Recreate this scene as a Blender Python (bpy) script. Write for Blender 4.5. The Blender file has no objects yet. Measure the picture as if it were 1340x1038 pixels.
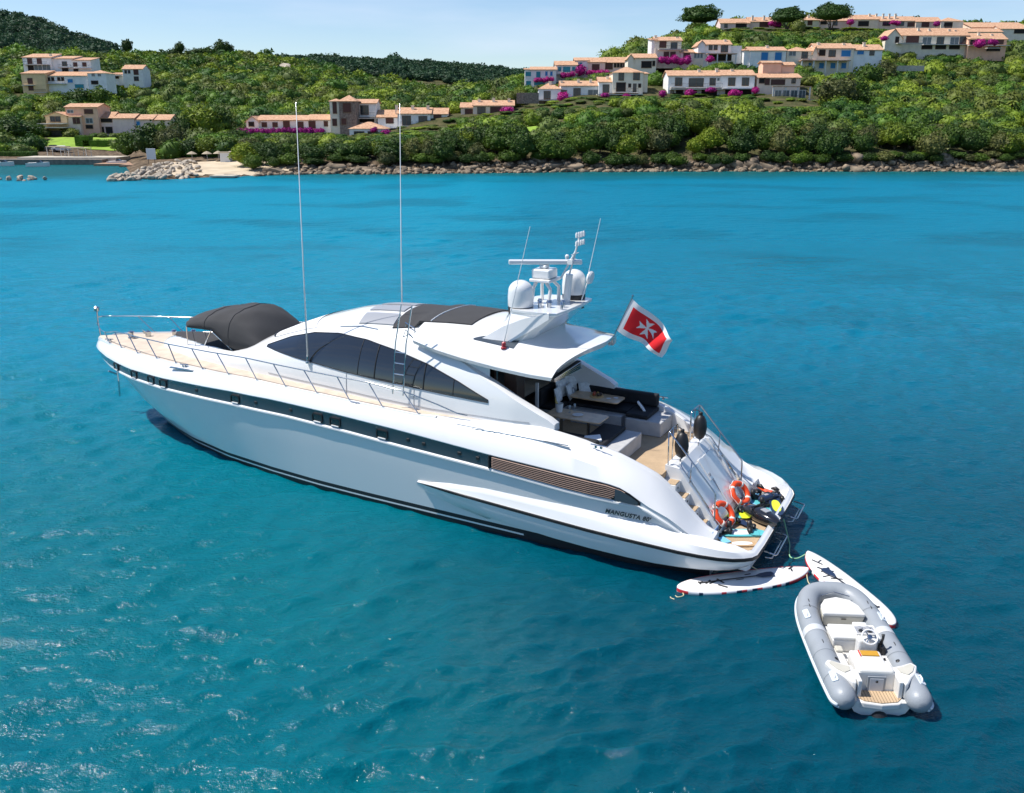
import bpy, bmesh, math, random
import numpy as np
from mathutils import Vector, Matrix, noise as mnoise
random.seed(7); rng = np.random.default_rng(7)
SC = bpy.context.scene; COL = SC.collection
R = math.radians

# ------------------------------------------------------------ camera
CAM_H = 10.5816; CAM_F = 1200.0; PITCH = math.atan((519-150)/CAM_F)
cd = bpy.data.cameras.new('camera'); cam = bpy.data.objects.new('camera', cd); COL.objects.link(cam)
cam.location = (0, 0, CAM_H); cam.rotation_euler = (math.pi/2-PITCH, 0, 0)
cd.sensor_width = 36; cd.lens = 36*CAM_F/1340; cd.clip_start = .5; cd.clip_end = 20000
SC.camera = cam
# ------------------------------------------------------------ sun and sky
SUN_TO = Vector((-.61, .03, 1.0)).normalized()
SUN_EL = math.asin(SUN_TO.z); SUN_AZ = math.atan2(SUN_TO.x, SUN_TO.y)
ld = bpy.data.lights.new('sun', 'SUN'); ld.energy = 4.4; ld.angle = R(.55); ld.color = (1, .955, .89)
sun = bpy.data.objects.new('sun', ld); COL.objects.link(sun)
sun.rotation_euler = SUN_TO.to_track_quat('Z', 'Y').to_euler(); sun.location = (-60, 20, 90)
W = bpy.data.worlds.new('World'); SC.world = W; W.use_nodes = True
wt = W.node_tree; wt.nodes.clear()
wo = wt.nodes.new('ShaderNodeOutputWorld'); wb = wt.nodes.new('ShaderNodeBackground')
sk = wt.nodes.new('ShaderNodeTexSky'); sk.sky_type = 'NISHITA'; sk.sun_disc = False
sk.sun_elevation = SUN_EL; sk.sun_rotation = SUN_AZ; sk.altitude = 0; sk.air_density = 1.0; sk.dust_density = 0.05; sk.ozone_density = 3.0
wb.inputs[1].default_value = .093
# a few faint high clouds
tc = wt.nodes.new('ShaderNodeTexCoord'); mp = wt.nodes.new('ShaderNodeMapping'); mp.inputs['Scale'].default_value = (1.4, 1.4, 9)
nz = wt.nodes.new('ShaderNodeTexNoise'); nz.inputs['Scale'].default_value = 2.3; nz.inputs['Detail'].default_value = 6
rp = wt.nodes.new('ShaderNodeValToRGB'); rp.color_ramp.elements[0].position = .52; rp.color_ramp.elements[0].color = (0,0,0,1)
rp.color_ramp.elements[1].position = .85; rp.color_ramp.elements[1].color = (.45,.45,.45,1)
mx = wt.nodes.new('ShaderNodeMix'); mx.data_type = 'RGBA'; mx.inputs[7].default_value = (7.2, 7.4, 7.8, 1)
L = wt.links.new
L(tc.outputs['Generated'], mp.inputs[0]); L(mp.outputs[0], nz.inputs['Vector']); L(nz.outputs['Fac'], rp.inputs[0])
L(rp.outputs[0], mx.inputs[0]); L(sk.outputs[0], mx.inputs[6]); tn = wt.nodes.new('ShaderNodeMix'); tn.data_type = 'RGBA'; tn.blend_type = 'MULTIPLY'; tn.inputs[0].default_value = 1; tn.inputs[7].default_value = (.90,.95,1.06,1); L(mx.outputs[2], tn.inputs[6]); L(tn.outputs[2], wb.inputs[0]); L(wb.outputs[0], wo.inputs[0])
SC.view_settings.view_transform = 'Standard'; SC.view_settings.look = 'None'; SC.view_settings.exposure = .52; SC.view_settings.gamma = 1
SC.cycles.max_bounces = 6; SC.cycles.sample_clamp_indirect = 6

# ------------------------------------------------------------ helpers
def tag(o, label=None, cat=None, group=None, kind=None):
    if label: o['label'] = label
    if cat: o['category'] = cat
    if group: o['group'] = group
    if kind: o['kind'] = kind
    return o
def empty(name, loc=(0,0,0), rz=0):
    o = bpy.data.objects.new(name, None); COL.objects.link(o); o.location = loc; o.rotation_euler = (0,0,rz); o.empty_display_size = .3
    return o
def copy_tree(o, parent=None):
    c = o.copy(); COL.objects.link(c); c.parent = parent
    for ch in o.children: copy_tree(ch, c)
    return c
class MB:
    """collects vertices and faces; build() links them as one mesh object"""
    def __init__(s): s.v = []; s.f = []; s.m = []; s.mi = 0
    def add(s, vs, fs):
        k = len(s.v); s.v += [tuple(p) for p in vs]; s.f += [tuple(i+k for i in f) for f in fs]; s.m += [s.mi]*len(fs); return s
    def box(s, x0, x1, y0, y1, z0, z1, T=None):
        vs = [Vector(p) for p in ((x0,y0,z0),(x1,y0,z0),(x1,y1,z0),(x0,y1,z0),(x0,y0,z1),(x1,y0,z1),(x1,y1,z1),(x0,y1,z1))]
        if T: vs = [T@p for p in vs]
        return s.add(vs, [(3,2,1,0),(4,5,6,7),(0,1,5,4),(1,2,6,5),(2,3,7,6),(3,0,4,7)])
    def hexa(s, vs): return s.add(vs, [(3,2,1,0),(4,5,6,7),(0,1,5,4),(1,2,6,5),(2,3,7,6),(3,0,4,7)])
    def prism(s, pts, z0, z1, T=None):
        n = len(pts); vs = [Vector((p[0],p[1],z0)) for p in pts]+[Vector((p[0],p[1],z1)) for p in pts]
        if T: vs = [T@p for p in vs]
        return s.add(vs, [tuple(range(n))[::-1], tuple(range(n,2*n))]+[(i,(i+1)%n,n+(i+1)%n,n+i) for i in range(n)])
    def tube(s, path, r, n=8, cap=True, closed=False):
        P = [Vector(p) for p in path]; N = len(P); rr = r if hasattr(r, '__len__') else [r]*N; vs = []; up = None
        for i, p in enumerate(P):
            a = P[(i-1) % N] if closed else P[max(i-1,0)]; b = P[(i+1) % N] if closed else P[min(i+1,N-1)]
            d = (b-a).normalized()
            if up is None: up = d.orthogonal().normalized()
            up = (up-d*up.dot(d)); up = up.normalized() if up.length > 1e-6 else d.orthogonal().normalized(); w = d.cross(up)
            for k in range(n):
                t = 2*math.pi*k/n; vs.append(p+(up*math.cos(t)+w*math.sin(t))*rr[i])
        fs = [(i*n+k, i*n+(k+1)%n, (i+1)*n+(k+1)%n, (i+1)*n+k) for i in range(N-1) for k in range(n)]
        if closed: fs += [((N-1)*n+k, (N-1)*n+(k+1)%n, (k+1)%n, k) for k in range(n)]
        elif cap: fs += [tuple(range(n))[::-1], tuple((N-1)*n+k for k in range(n))]
        return s.add(vs, fs)
    def lathe(s, prof, n=24, T=None, cap=True):
        vs = [Vector((r*math.cos(2*math.pi*k/n), r*math.sin(2*math.pi*k/n), z)) for r, z in prof for k in range(n)]
        if T: vs = [T@p for p in vs]
        fs = [(i*n+k, i*n+(k+1)%n, (i+1)*n+(k+1)%n, (i+1)*n+k) for i in range(len(prof)-1) for k in range(n)]
        if cap: fs += [tuple(range(n))[::-1], tuple((len(prof)-1)*n+k for k in range(n))]
        return s.add(vs, fs)
    def grid(s, rows, closed=False, matrow=None, flip=False):
        """rows: list of equally long point lists"""
        n = len(rows[0]); k0 = len(s.v)
        s.v += [tuple(p) for r in rows for p in r]
        for i in range(len(rows)-1):
            for j in range(n if closed else n-1):
                q = (k0+i*n+j, k0+i*n+(j+1)%n, k0+(i+1)*n+(j+1)%n, k0+(i+1)*n+j)
                s.f.append(q[::-1] if flip else q); s.m.append(s.mi if matrow is None else matrow(i, j))
        return s
    def build(s, name, mats, parent=None, smooth=False, bevel=0, fix=True, weld=False, autosmooth=None, subsurf=0):
        me = bpy.data.meshes.new(name); me.from_pydata(s.v, [], s.f)
        mats = mats if isinstance(mats, (list, tuple)) else [mats]
        for m in mats: me.materials.append(m)
        me.polygons.foreach_set('material_index', s.m)
        if fix or weld:
            bm = bmesh.new(); bm.from_mesh(me)
            if weld: bmesh.ops.remove_doubles(bm, verts=bm.verts, dist=1e-4)
            if fix: bmesh.ops.recalc_face_normals(bm, faces=bm.faces)
            bm.to_mesh(me); bm.free()
        if smooth: me.polygons.foreach_set('use_smooth', [True]*len(me.polygons))
        o = bpy.data.objects.new(name, me); COL.objects.link(o)
        if parent: o.parent = parent
        if smooth and autosmooth: me.set_sharp_from_angle(angle=R(autosmooth))
        if bevel:
            b = o.modifiers.new('bevel', 'BEVEL'); b.width = bevel; b.segments = 3; b.limit_method = 'ANGLE'; b.angle_limit = R(35)
        if subsurf:
            b = o.modifiers.new('subsurf', 'SUBSURF'); b.levels = subsurf; b.render_levels = subsurf
        return o
def nt(name):
    m = bpy.data.materials.new(name); m.use_nodes = True; t = m.node_tree; b = t.nodes['Principled BSDF']; return m, t, b
def mat(name, col, rough=.5, metal=0, var=.0, vscale=3, bump=0, bscale=20, coat=0, col2=None, spec=None, detail=4):
    m, t, b = nt(name); b.inputs['Roughness'].default_value = rough; b.inputs['Metallic'].default_value = metal
    b.inputs['Base Color'].default_value = (*col, 1)
    if coat: b.inputs['Coat Weight'].default_value = coat; b.inputs['Coat Roughness'].default_value = .04
    if spec is not None: b.inputs['Specular IOR Level'].default_value = spec
    tcn = t.nodes.new('ShaderNodeTexCoord')
    if var or col2:
        n = t.nodes.new('ShaderNodeTexNoise'); n.inputs['Scale'].default_value = vscale; n.inputs['Detail'].default_value = detail
        t.links.new(tcn.outputs['Object'], n.inputs['Vector'])
        r = t.nodes.new('ShaderNodeMapRange'); r.inputs[1].default_value = .35; r.inputs[2].default_value = .65
        t.links.new(n.outputs['Fac'], r.inputs[0])
        x = t.nodes.new('ShaderNodeMix'); x.data_type = 'RGBA'; t.links.new(r.outputs[0], x.inputs[0])
        x.inputs[6].default_value = (*[c*(1-var) for c in col], 1); c2 = col2 or [min(1, c*(1+var)) for c in col]; x.inputs[7].default_value = (*c2, 1)
        t.links.new(x.outputs[2], b.inputs['Base Color'])
    if bump:
        n = t.nodes.new('ShaderNodeTexNoise'); n.inputs['Scale'].default_value = bscale; n.inputs['Detail'].default_value = 5
        t.links.new(tcn.outputs['Object'], n.inputs['Vector'])
        u = t.nodes.new('ShaderNodeBump'); u.inputs['Strength'].default_value = bump; u.inputs['Distance'].default_value = .05
        t.links.new(n.outputs['Fac'], u.inputs['Height']); t.links.new(u.outputs[0], b.inputs['Normal'])
    return m
_cp, _sp = math.cos(PITCH), math.sin(PITCH)
def px(a, b, Y):
    """world point seen in photo direction (a,b) at distance Y"""
    U = (519-b)/CAM_F; d = _cp+U*_sp
    return Vector((Y*(a-670)/CAM_F/d, Y, CAM_H+Y*(U*_cp-_sp)/d))
def rowz(b, Y):
    U = (519-b)/CAM_F; return CAM_H+Y*(U*_cp-_sp)/(_cp+U*_sp)
def topx(P):
    z = P[2]-CAM_H; d = P[1]*_cp-z*_sp; u = P[1]*_sp+z*_cp
    return 670+CAM_F*P[0]/d, 519-CAM_F*u/d
# ------------------------------------------------------------ water
SSSW = .3
def water_material():
    m, t, b = nt('sea_water'); N = t.nodes.new; L = t.links.new
    geo = N('ShaderNodeNewGeometry'); pos = geo.outputs['Position']
    def noise(scale, detail=4, rough=.5, sc=(1,1,1), rot=0, dist=0):
        mp = N('ShaderNodeMapping'); mp.inputs['Scale'].default_value = sc; mp.inputs['Rotation'].default_value = (0,0,rot); L(pos, mp.inputs[0])
        n = N('ShaderNodeTexNoise'); n.inputs['Scale'].default_value = scale; n.inputs['Detail'].default_value = detail; n.inputs['Roughness'].default_value = rough
        n.inputs['Distortion'].default_value = dist; L(mp.outputs[0], n.inputs['Vector']); return n.outputs['Fac']
    def rampf(fac, lo, hi, a=0, c=1):
        r = N('ShaderNodeMapRange'); r.interpolation_type = 'SMOOTHSTEP'; r.inputs[1].default_value = lo; r.inputs[2].default_value = hi; r.inputs[3].default_value = a; r.inputs[4].default_value = c; L(fac, r.inputs[0]); return r.outputs[0]
    def mixc(f, c1, c2):
        x = N('ShaderNodeMix'); x.data_type = 'RGBA'; L(f, x.inputs[0])
        for i, c in ((6,c1),(7,c2)):
            if isinstance(c, tuple): x.inputs[i].default_value = (*c, 1)
            else: L(c, x.inputs[i])
        return x.outputs[2]
    sep = N('ShaderNodeSeparateXYZ'); L(pos, sep.inputs[0])
    def math_(op, a, c):
        q = N('ShaderNodeMath'); q.operation = op
        for i, v in ((0,a),(1,c)):
            if isinstance(v, (int,float)): q.inputs[i].default_value = v
            else: L(v, q.inputs[i])
        return q.outputs[0]
    # sand bottom (turquoise) against weed beds and deeper water plus painted hull shade (dark blue)
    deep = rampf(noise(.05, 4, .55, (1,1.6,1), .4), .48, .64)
    right = rampf(math_('ADD', sep.outputs['X'], math_('MULTIPLY', noise(.09, 3), 14)), 0, 13)   # bottom drops away to the right; starts early, painting in shade beside the hull
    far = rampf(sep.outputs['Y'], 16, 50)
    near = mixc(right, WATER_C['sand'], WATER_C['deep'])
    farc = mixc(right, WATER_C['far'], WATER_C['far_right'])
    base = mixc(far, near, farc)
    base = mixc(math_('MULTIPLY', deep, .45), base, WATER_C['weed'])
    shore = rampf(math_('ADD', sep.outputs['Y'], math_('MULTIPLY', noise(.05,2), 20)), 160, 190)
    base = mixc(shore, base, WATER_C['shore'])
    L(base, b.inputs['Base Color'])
    L(rampf(sep.outputs['Y'], 25, 120, .11, .36), b.inputs['Roughness']); b.inputs['IOR'].default_value = 1.33; b.inputs['Subsurface Weight'].default_value = SSSW; b.inputs['Subsurface Radius'].default_value = (.3,1.0,1.2); b.inputs['Subsurface Scale'].default_value = 1.0; L(rampf(sep.outputs['Y'], 20, 90, .30, .06), b.inputs['Specular IOR Level'])
    h1 = noise(.55, 5, .6, (1,1.9,1), .35, .6); h2 = noise(2.6, 5, .62, (1,1.5,1), -.25, 0); h3 = noise(9, 3, .6, (1,1.3,1), .1)
    hs = math_('ADD', math_('ADD', math_('MULTIPLY', h1, rampf(sep.outputs['Y'], 25, 90, .08, .75)), math_('MULTIPLY', h2, rampf(sep.outputs['Y'], 15, 60, .17, .30))), math_('MULTIPLY', h3, .05))
    bu = N('ShaderNodeBump'); bu.inputs['Strength'].default_value = 1; bu.inputs['Distance'].default_value = WATER_C['bump']; L(hs, bu.inputs['Height']); L(bu.outputs[0], b.inputs['Normal'])
    return m
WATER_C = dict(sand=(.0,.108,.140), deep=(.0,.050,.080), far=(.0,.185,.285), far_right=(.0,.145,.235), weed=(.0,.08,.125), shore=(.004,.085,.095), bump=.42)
# the surface is a real wave field: many short crossing waves, finest near the boats
def sea_mesh():
    th = np.concatenate([np.arange(-180,-46,3.0), np.linspace(-46,46,880), np.arange(49,180,3.0)])*math.pi/180
    r = np.concatenate([[.5,1.5,3,5,7], np.exp(np.arange(math.log(8.5), math.log(230), .0046)), [260,320,450,700,1200,2200,6000]])
    Rr, Th = np.meshgrid(r, th, indexing='ij'); X = Rr*np.sin(Th); Yv = Rr*np.cos(Th); Z = np.zeros_like(X); DX = np.zeros_like(X); DY = np.zeros_like(X)
    g = np.random.default_rng(3); N_ = 100; lam = np.exp(g.uniform(math.log(.30), math.log(3.4), N_)); ang = R(-68)+g.normal(0, .48, N_)
    patch = .72+.38*np.sin(X*.11+1.3*np.sin(Yv*.07))*np.sin(Yv*.13+.9*np.sin(X*.05)+1)
    for l, a in zip(lam, ang):
        k = 2*math.pi/l; amp = .040/k*(1.45 if l < .9 else (.95 if l < 1.5 else .5)); fade = np.clip((l*80-Rr)/(l*45), 0, 1) if l < 2.5 else 1/(1+(Rr/150)**4)
        ph = k*(X*math.cos(a)+Yv*math.sin(a))+g.uniform(0, 6.28)+.5*np.sin(.4*X+.3*Yv+l); A_ = amp*fade*patch; c = np.cos(ph); s_ = np.sin(ph)
        Z += A_*c; DX -= A_*s_*math.cos(a)*.8; DY -= A_*s_*math.sin(a)*.8
    calm = np.clip((Rr-4)/6, 0, 1)*np.clip((300-Rr)/80, 0, 1); Z *= calm; X = X+DX*calm; Yv = Yv+DY*calm
    nr, nt_ = X.shape; V = np.stack([X,Yv,Z], -1).reshape(-1,3); V = np.vstack([V, [[0,0,0]]])
    I = np.arange(nr-1)[:,None]*nt_+np.arange(nt_)[None,:]; J = np.arange(nr-1)[:,None]*nt_+(np.arange(nt_)[None,:]+1)%nt_
    Q = np.stack([I, I+nt_, J+nt_, J], -1).reshape(-1,4); me = bpy.data.meshes.new('sea'); me.vertices.add(len(V)); me.vertices.foreach_set('co', V.astype(np.float32).ravel())
    tri = np.stack([np.full(nt_, len(V)-1), np.arange(nt_), (np.arange(nt_)+1)%nt_], -1); lv = np.concatenate([Q.ravel(), tri.ravel()])
    me.loops.add(len(lv)); me.loops.foreach_set('vertex_index', lv.astype(np.int32)); me.polygons.add(len(Q)+len(tri))
    me.polygons.foreach_set('loop_start', np.concatenate([np.arange(len(Q))*4, len(Q)*4+np.arange(len(tri))*3]).astype(np.int32)); me.update(calc_edges=True); me.validate()
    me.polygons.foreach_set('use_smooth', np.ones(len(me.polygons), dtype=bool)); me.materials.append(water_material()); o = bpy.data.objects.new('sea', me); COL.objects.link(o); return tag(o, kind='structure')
SEA = sea_mesh()

# ------------------------------------------------------------ terrain
S_ = 'z'
TERR = {
 -420: [(200,S_,0),(212,S_,1.5),(240,195),(280,176),(330,130),(380,100),(450,72),(480,66),(600,70),(900,0),(1100,0)],
 -150: [(205,S_,0),(216,S_,1.5),(240,195),(280,177),(330,133),(380,106),(450,78),(480,74),(600,76),(900,6),(1100,6)],
 0:    [(211,S_,0),(213,S_,1.0),(225,S_,1.3),(240,S_,1.9),(280,180),(330,135),(380,110),(450,82),(480,78),(600,82),(900,22),(1100,24)],
 60:   [(211,S_,0),(213,S_,1.0),(225,S_,1.3),(240,S_,1.9),(280,180),(330,140),(380,110),(450,82),(480,78),(600,82),(900,30),(1100,34)],
 125:  [(213,S_,0),(215,S_,.8),(245,S_,1.2),(262,190),(285,180),(330,150),(400,108),(460,84),(480,80),(600,82),(860,58),(1100,64)],
 140:  [(150,S_,-1),(214,S_,-.6),(238,S_,.5),(262,191),(285,179),(330,150),(400,108),(460,84),(480,80),(600,82),(860,60),(1100,66)],
 170:  [(158,S_,-.4),(170,S_,.2),(200,S_,.5),(225,S_,1.0),(262,190),(285,178),(350,142),(420,108),(480,84),(510,82),(700,87),(860,76),(1100,80)],
 210:  [(160,S_,0),(168,S_,.7),(198,S_,1.0),(225,S_,2.0),(285,174),(350,142),(420,108),(480,83),(510,80),(700,87),(900,84),(1100,90)],
 300:  [(166,S_,0),(172,S_,.5),(190,S_,1.1),(215,192),(255,178),(330,145),(420,104),(490,80),(520,77),(700,85),(800,84),(1100,90)],
 360:  [(174,S_,0),(178,S_,.8),(190,S_,2.2),(215,189),(250,177),(330,145),(420,105),(500,86),(530,84),(700,88),(800,84),(1100,90)],
 400:  [(176,S_,0),(181,S_,1.6),(190,S_,2.5),(215,187),(250,177),(330,148),(420,110),(500,92),(530,90),(640,96),(760,84),(800,84),(1100,92)],
 500:  [(176,S_,0),(181,S_,1.8),(190,S_,3),(215,184),(250,173),(330,146),(420,124),(480,116),(560,116),(760,86),(800,86),(1100,92)],
 600:  [(178,S_,0),(183,S_,2.0),(192,S_,3.2),(215,180),(245,165),(250,152),(300,140),(360,132),(420,130),(560,128),(760,92),(800,93),(1100,100)],
 690:  [(181,S_,0),(186,S_,2.2),(198,S_,4),(220,165),(250,145),(270,138),(300,117),(330,113),(400,122),(560,130),(760,102),(800,103),(1100,110)],
 760:  [(183,S_,0),(188,S_,2.5),(200,S_,5),(220,158),(245,140),(262,130),(300,104),(330,100),(400,108),(560,125),(760,110),(1100,110)],
 850:  [(184,S_,0),(189,S_,2.8),(200,S_,5.6),(220,150),(245,134),(262,127),(300,93),(318,80),(345,66),(380,64),(450,72),(1100,100)],
 950:  [(184,S_,0),(189,S_,2.8),(200,S_,5.8),(220,150),(245,136),(262,128),(300,86),(320,76),(350,54),(380,40),(410,38),(470,44),(1100,90)],
 1050: [(184,S_,0),(189,S_,2.8),(200,S_,5.8),(220,154),(245,141),(262,128),(300,93),(325,80),(360,52),(385,40),(410,35),(470,40),(1100,90)],
 1150: [(184,S_,0),(189,S_,2.8),(200,S_,5.5),(220,160),(245,148),(270,130),(300,108),(330,88),(360,66),(390,46),(420,36),(470,42),(1100,90)],
 1250: [(184,S_,0),(189,S_,2.6),(200,S_,5.2),(220,160),(245,150),(270,133),(300,114),(340,88),(370,67),(400,52),(430,42),(480,46),(1100,90)],
 1340: [(184,S_,0),(189,S_,2.6),(200,S_,5.2),(220,160),(245,152),(270,134),(300,116),(340,90),(370,70),(400,55),(440,46),(480,50),(1100,90)],
 1500: [(182,S_,0),(189,S_,2.6),(200,S_,5.2),(220,160),(245,152),(270,134),(300,116),(340,90),(370,70),(400,55),(440,44),(480,44),(1100,90)],
 1800: [(180,S_,0),(189,S_,2.6),(200,S_,5.2),(220,160),(245,150),(270,130),(300,110),(340,84),(370,64),(400,50),(440,40),(480,40),(1100,90)],
}
TY = np.array(sorted(set(list(np.arange(140,320,3.0))+list(np.arange(320,560,6.0))+list(np.arange(560,1160,20.0)))))
TA = np.array(sorted(TERR))
TZ = []
for a in TA:
    ys = []; zs = []
    for q in TERR[a]:
        ys.append(q[0]); zs.append(q[2] if q[1] == 'z' else rowz(q[1], q[0]))
    ys = [ys[0]-14]+ys; zs = [-4 if a != 140 else -2]+zs
    TZ.append(np.interp(TY, ys, zs))
TZ = np.array(TZ)
def ground(x, y):
    """terrain height at world x,y"""
    a = 670+x/y*1255
    i = int(np.clip(np.searchsorted(TA, a)-1, 0, len(TA)-2)); f = min(max((a-TA[i])/(TA[i+1]-TA[i]), 0), 1)
    f2 = f*f*(3-2*f); f = .5*f+.5*f2
    z = float(np.interp(y, TY, TZ[i])*(1-f)+np.interp(y, TY, TZ[i+1])*f)
    if z > .3: z += (mnoise.noise(Vector((x*.06, y*.06, 3)))*1.2+mnoise.noise(Vector((x*.2, y*.2, 9)))*.5)*min(1,(z-.3)/3)*(1 if y < 500 else 2)
    return z
def ground_material():
    m, t, b = nt('hill_soil'); N = t.nodes.new; L = t.links.new; b.inputs['Roughness'].default_value = .95; b.inputs['Specular IOR Level'].default_value = .1
    geo = N('ShaderNodeNewGeometry'); sep = N('ShaderNodeSeparateXYZ'); L(geo.outputs['Position'], sep.inputs[0])
    def nn(s, d=6):
        n = N('ShaderNodeTexNoise'); n.inputs['Scale'].default_value = s; n.inputs['Detail'].default_value = d; L(geo.outputs['Position'], n.inputs['Vector']); return n.outputs['Fac']
    r = N('ShaderNodeValToRGB'); L(nn(.35), r.inputs[0]); e = r.color_ramp.elements
    e[0].position = .3; e[0].color = (.035,.05,.015,1); e[1].position = .7; e[1].color = (.12,.10,.05,1)
    rk = N('ShaderNodeValToRGB'); L(nn(.9), rk.inputs[0]); e = rk.color_ramp.elements
    e[0].position = .35; e[0].color = (.06,.045,.03,1); e[1].position = .7; e[1].color = (.22,.16,.105,1)
    mr = N('ShaderNodeMapRange'); mr.inputs[1].default_value = 3.2; mr.inputs[2].default_value = 1.8; L(sep.outputs['Z'], mr.inputs[0])
    x = N('ShaderNodeMix'); x.data_type = 'RGBA'; L(mr.outputs[0], x.inputs[0]); L(r.outputs[0], x.inputs[6]); L(rk.outputs[0], x.inputs[7]); L(x.outputs[2], b.inputs['Base Color'])
    bu = N('ShaderNodeBump'); bu.inputs['Strength'].default_value = .8; bu.inputs['Distance'].default_value = .6; L(nn(1.5), bu.inputs['Height']); L(bu.outputs[0], b.inputs['Normal'])
    return m
M_SOIL = ground_material()
GA = sorted(set(list(np.arange(-420,1801,9.0)))); t_ = MB()
t_.grid([[((a-670)/1255*y, y, ground((a-670)/1255*y, y)) for a in GA] for y in TY])
tag(t_.build('hillside', M_SOIL, smooth=True, fix=False), kind='structure')
# sandy beach sheets draped just over the terrain
M_SAND = mat('sand', (.52,.42,.29), .95, var=.15, vscale=.4, bump=.4, bscale=2)
M_LAWN = mat('lawn_grass', (.21,.33,.025), .9, var=.2, vscale=.5, bump=.5, bscale=6)
def drape(name, poly, m, lift=.12, step=1.5, kind='structure'):
    """poly in (column, distance) pairs; a sheet over the ground"""
    P = [((a-670)/1255*y, y) for a, y in poly]
    xs = [p[0] for p in P]; ys = [p[1] for p in P]
    def inside(x, y):
        c = False
        for i in range(len(P)):
            (x1,y1),(x2,y2) = P[i], P[i-1]
            if (y1 > y) != (y2 > y) and x < (x2-x1)*(y-y1)/(y2-y1)+x1: c = not c
        return c
    nx = int((max(xs)-min(xs))/step)+2; ny = int((max(ys)-min(ys))/step)+2
    mb = MB(); idx = {}
    def vid(i, j):
        if (i,j) not in idx:
            x = min(xs)+i*step; y = min(ys)+j*step; idx[(i,j)] = len(mb.v); mb.v.append((x, y, ground(x,y)+lift))
        return idx[(i,j)]
    for i in range(nx):
        for j in range(ny):
            if inside(min(xs)+(i+.5)*step, min(ys)+(j+.5)*step): mb.f.append((vid(i,j),vid(i+1,j),vid(i+1,j+1),vid(i,j+1))); mb.m.append(0)
    return tag(mb.build(name, m, smooth=True, fix=False), kind=kind)
drape('beach', [(196,163),(300,169),(385,178),(385,184),(340,190),(300,193),(215,196),(192,182)], M_SAND, .10)
drape('lawn', [(52,246),(150,250),(150,275),(60,276)], M_LAWN, .15)
drape('terrace_lawn', [(674,212),(745,212),(738,222),(680,222)], M_LAWN, .3)
# ------------------------------------------------------------ building materials
def tile_mat():
    m, t, b = nt('roof_tiles'); N = t.nodes.new; L = t.links.new; b.inputs['Roughness'].default_value = .85
    geo = N('ShaderNodeNewGeometry')
    w = N('ShaderNodeTexWave'); w.inputs['Scale'].default_value = 1.1; w.inputs['Distortion'].default_value = .4; L(geo.outputs['Position'], w.inputs['Vector'])
    n = N('ShaderNodeTexNoise'); n.inputs['Scale'].default_value = 1.7; n.inputs['Detail'].default_value = 6; L(geo.outputs['Position'], n.inputs['Vector'])
    r = N('ShaderNodeValToRGB'); e = r.color_ramp.elements; e[0].position = .3; e[0].color = (.42,.22,.12,1); e[1].position = .7; e[1].color = (.68,.42,.26,1)
    L(n.outputs['Fac'], r.inputs[0]); L(r.outputs[0], b.inputs['Base Color'])
    u = N('ShaderNodeBump'); u.inputs['Strength'].default_value = .7; u.inputs['Distance'].default_value = .12; L(w.outputs['Fac'], u.inputs['Height']); L(u.outputs[0], b.inputs['Normal'])
    return m
M_TILE = tile_mat()
WALLM = {k: mat('plaster_'+k, c, .9, var=.07, vscale=.7, bump=.15, bscale=3) for k, c in dict(white=(.83,.82,.79), cream=(.84,.75,.60), ochre=(.82,.58,.32), pink=(.88,.65,.58), salmon=(.84,.50,.35), peach=(.87,.67,.53)).items()}
WALLM['stone'] = mat('grey_stone', (.22,.18,.15), .95, var=.35, vscale=2.2, bump=.6, bscale=4)
WALLM['darkstone'] = mat('dark_stone', (.13,.11,.10), .95, var=.4, vscale=2, bump=.6, bscale=4)
M_GLASSD = mat('window_glass', (.03,.04,.05), .08)
PANE = dict(d=M_GLASSD, t=mat('turquoise_shutter', (.02,.24,.30), .6), b=mat('blue_shutter', (.02,.20,.48), .6), r=mat('brown_shutter', (.09,.03,.022), .6), o=mat('dark_opening', (.018,.016,.015), .9), g=mat('sliding_glass', (.09,.12,.14), .12))
M_FRAME = mat('white_frame', (.66,.65,.62), .6); M_WOODF = mat('wood_frame', (.14,.08,.045), .7); M_IRON = mat('railing_iron', (.05,.04,.035), .6)
M_SLAB = mat('balcony_slab', (.60,.57,.52), .85, var=.08)
KEEP = []   # façades to keep clear of the maquis: (a0, a1, base row, distance)
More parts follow.
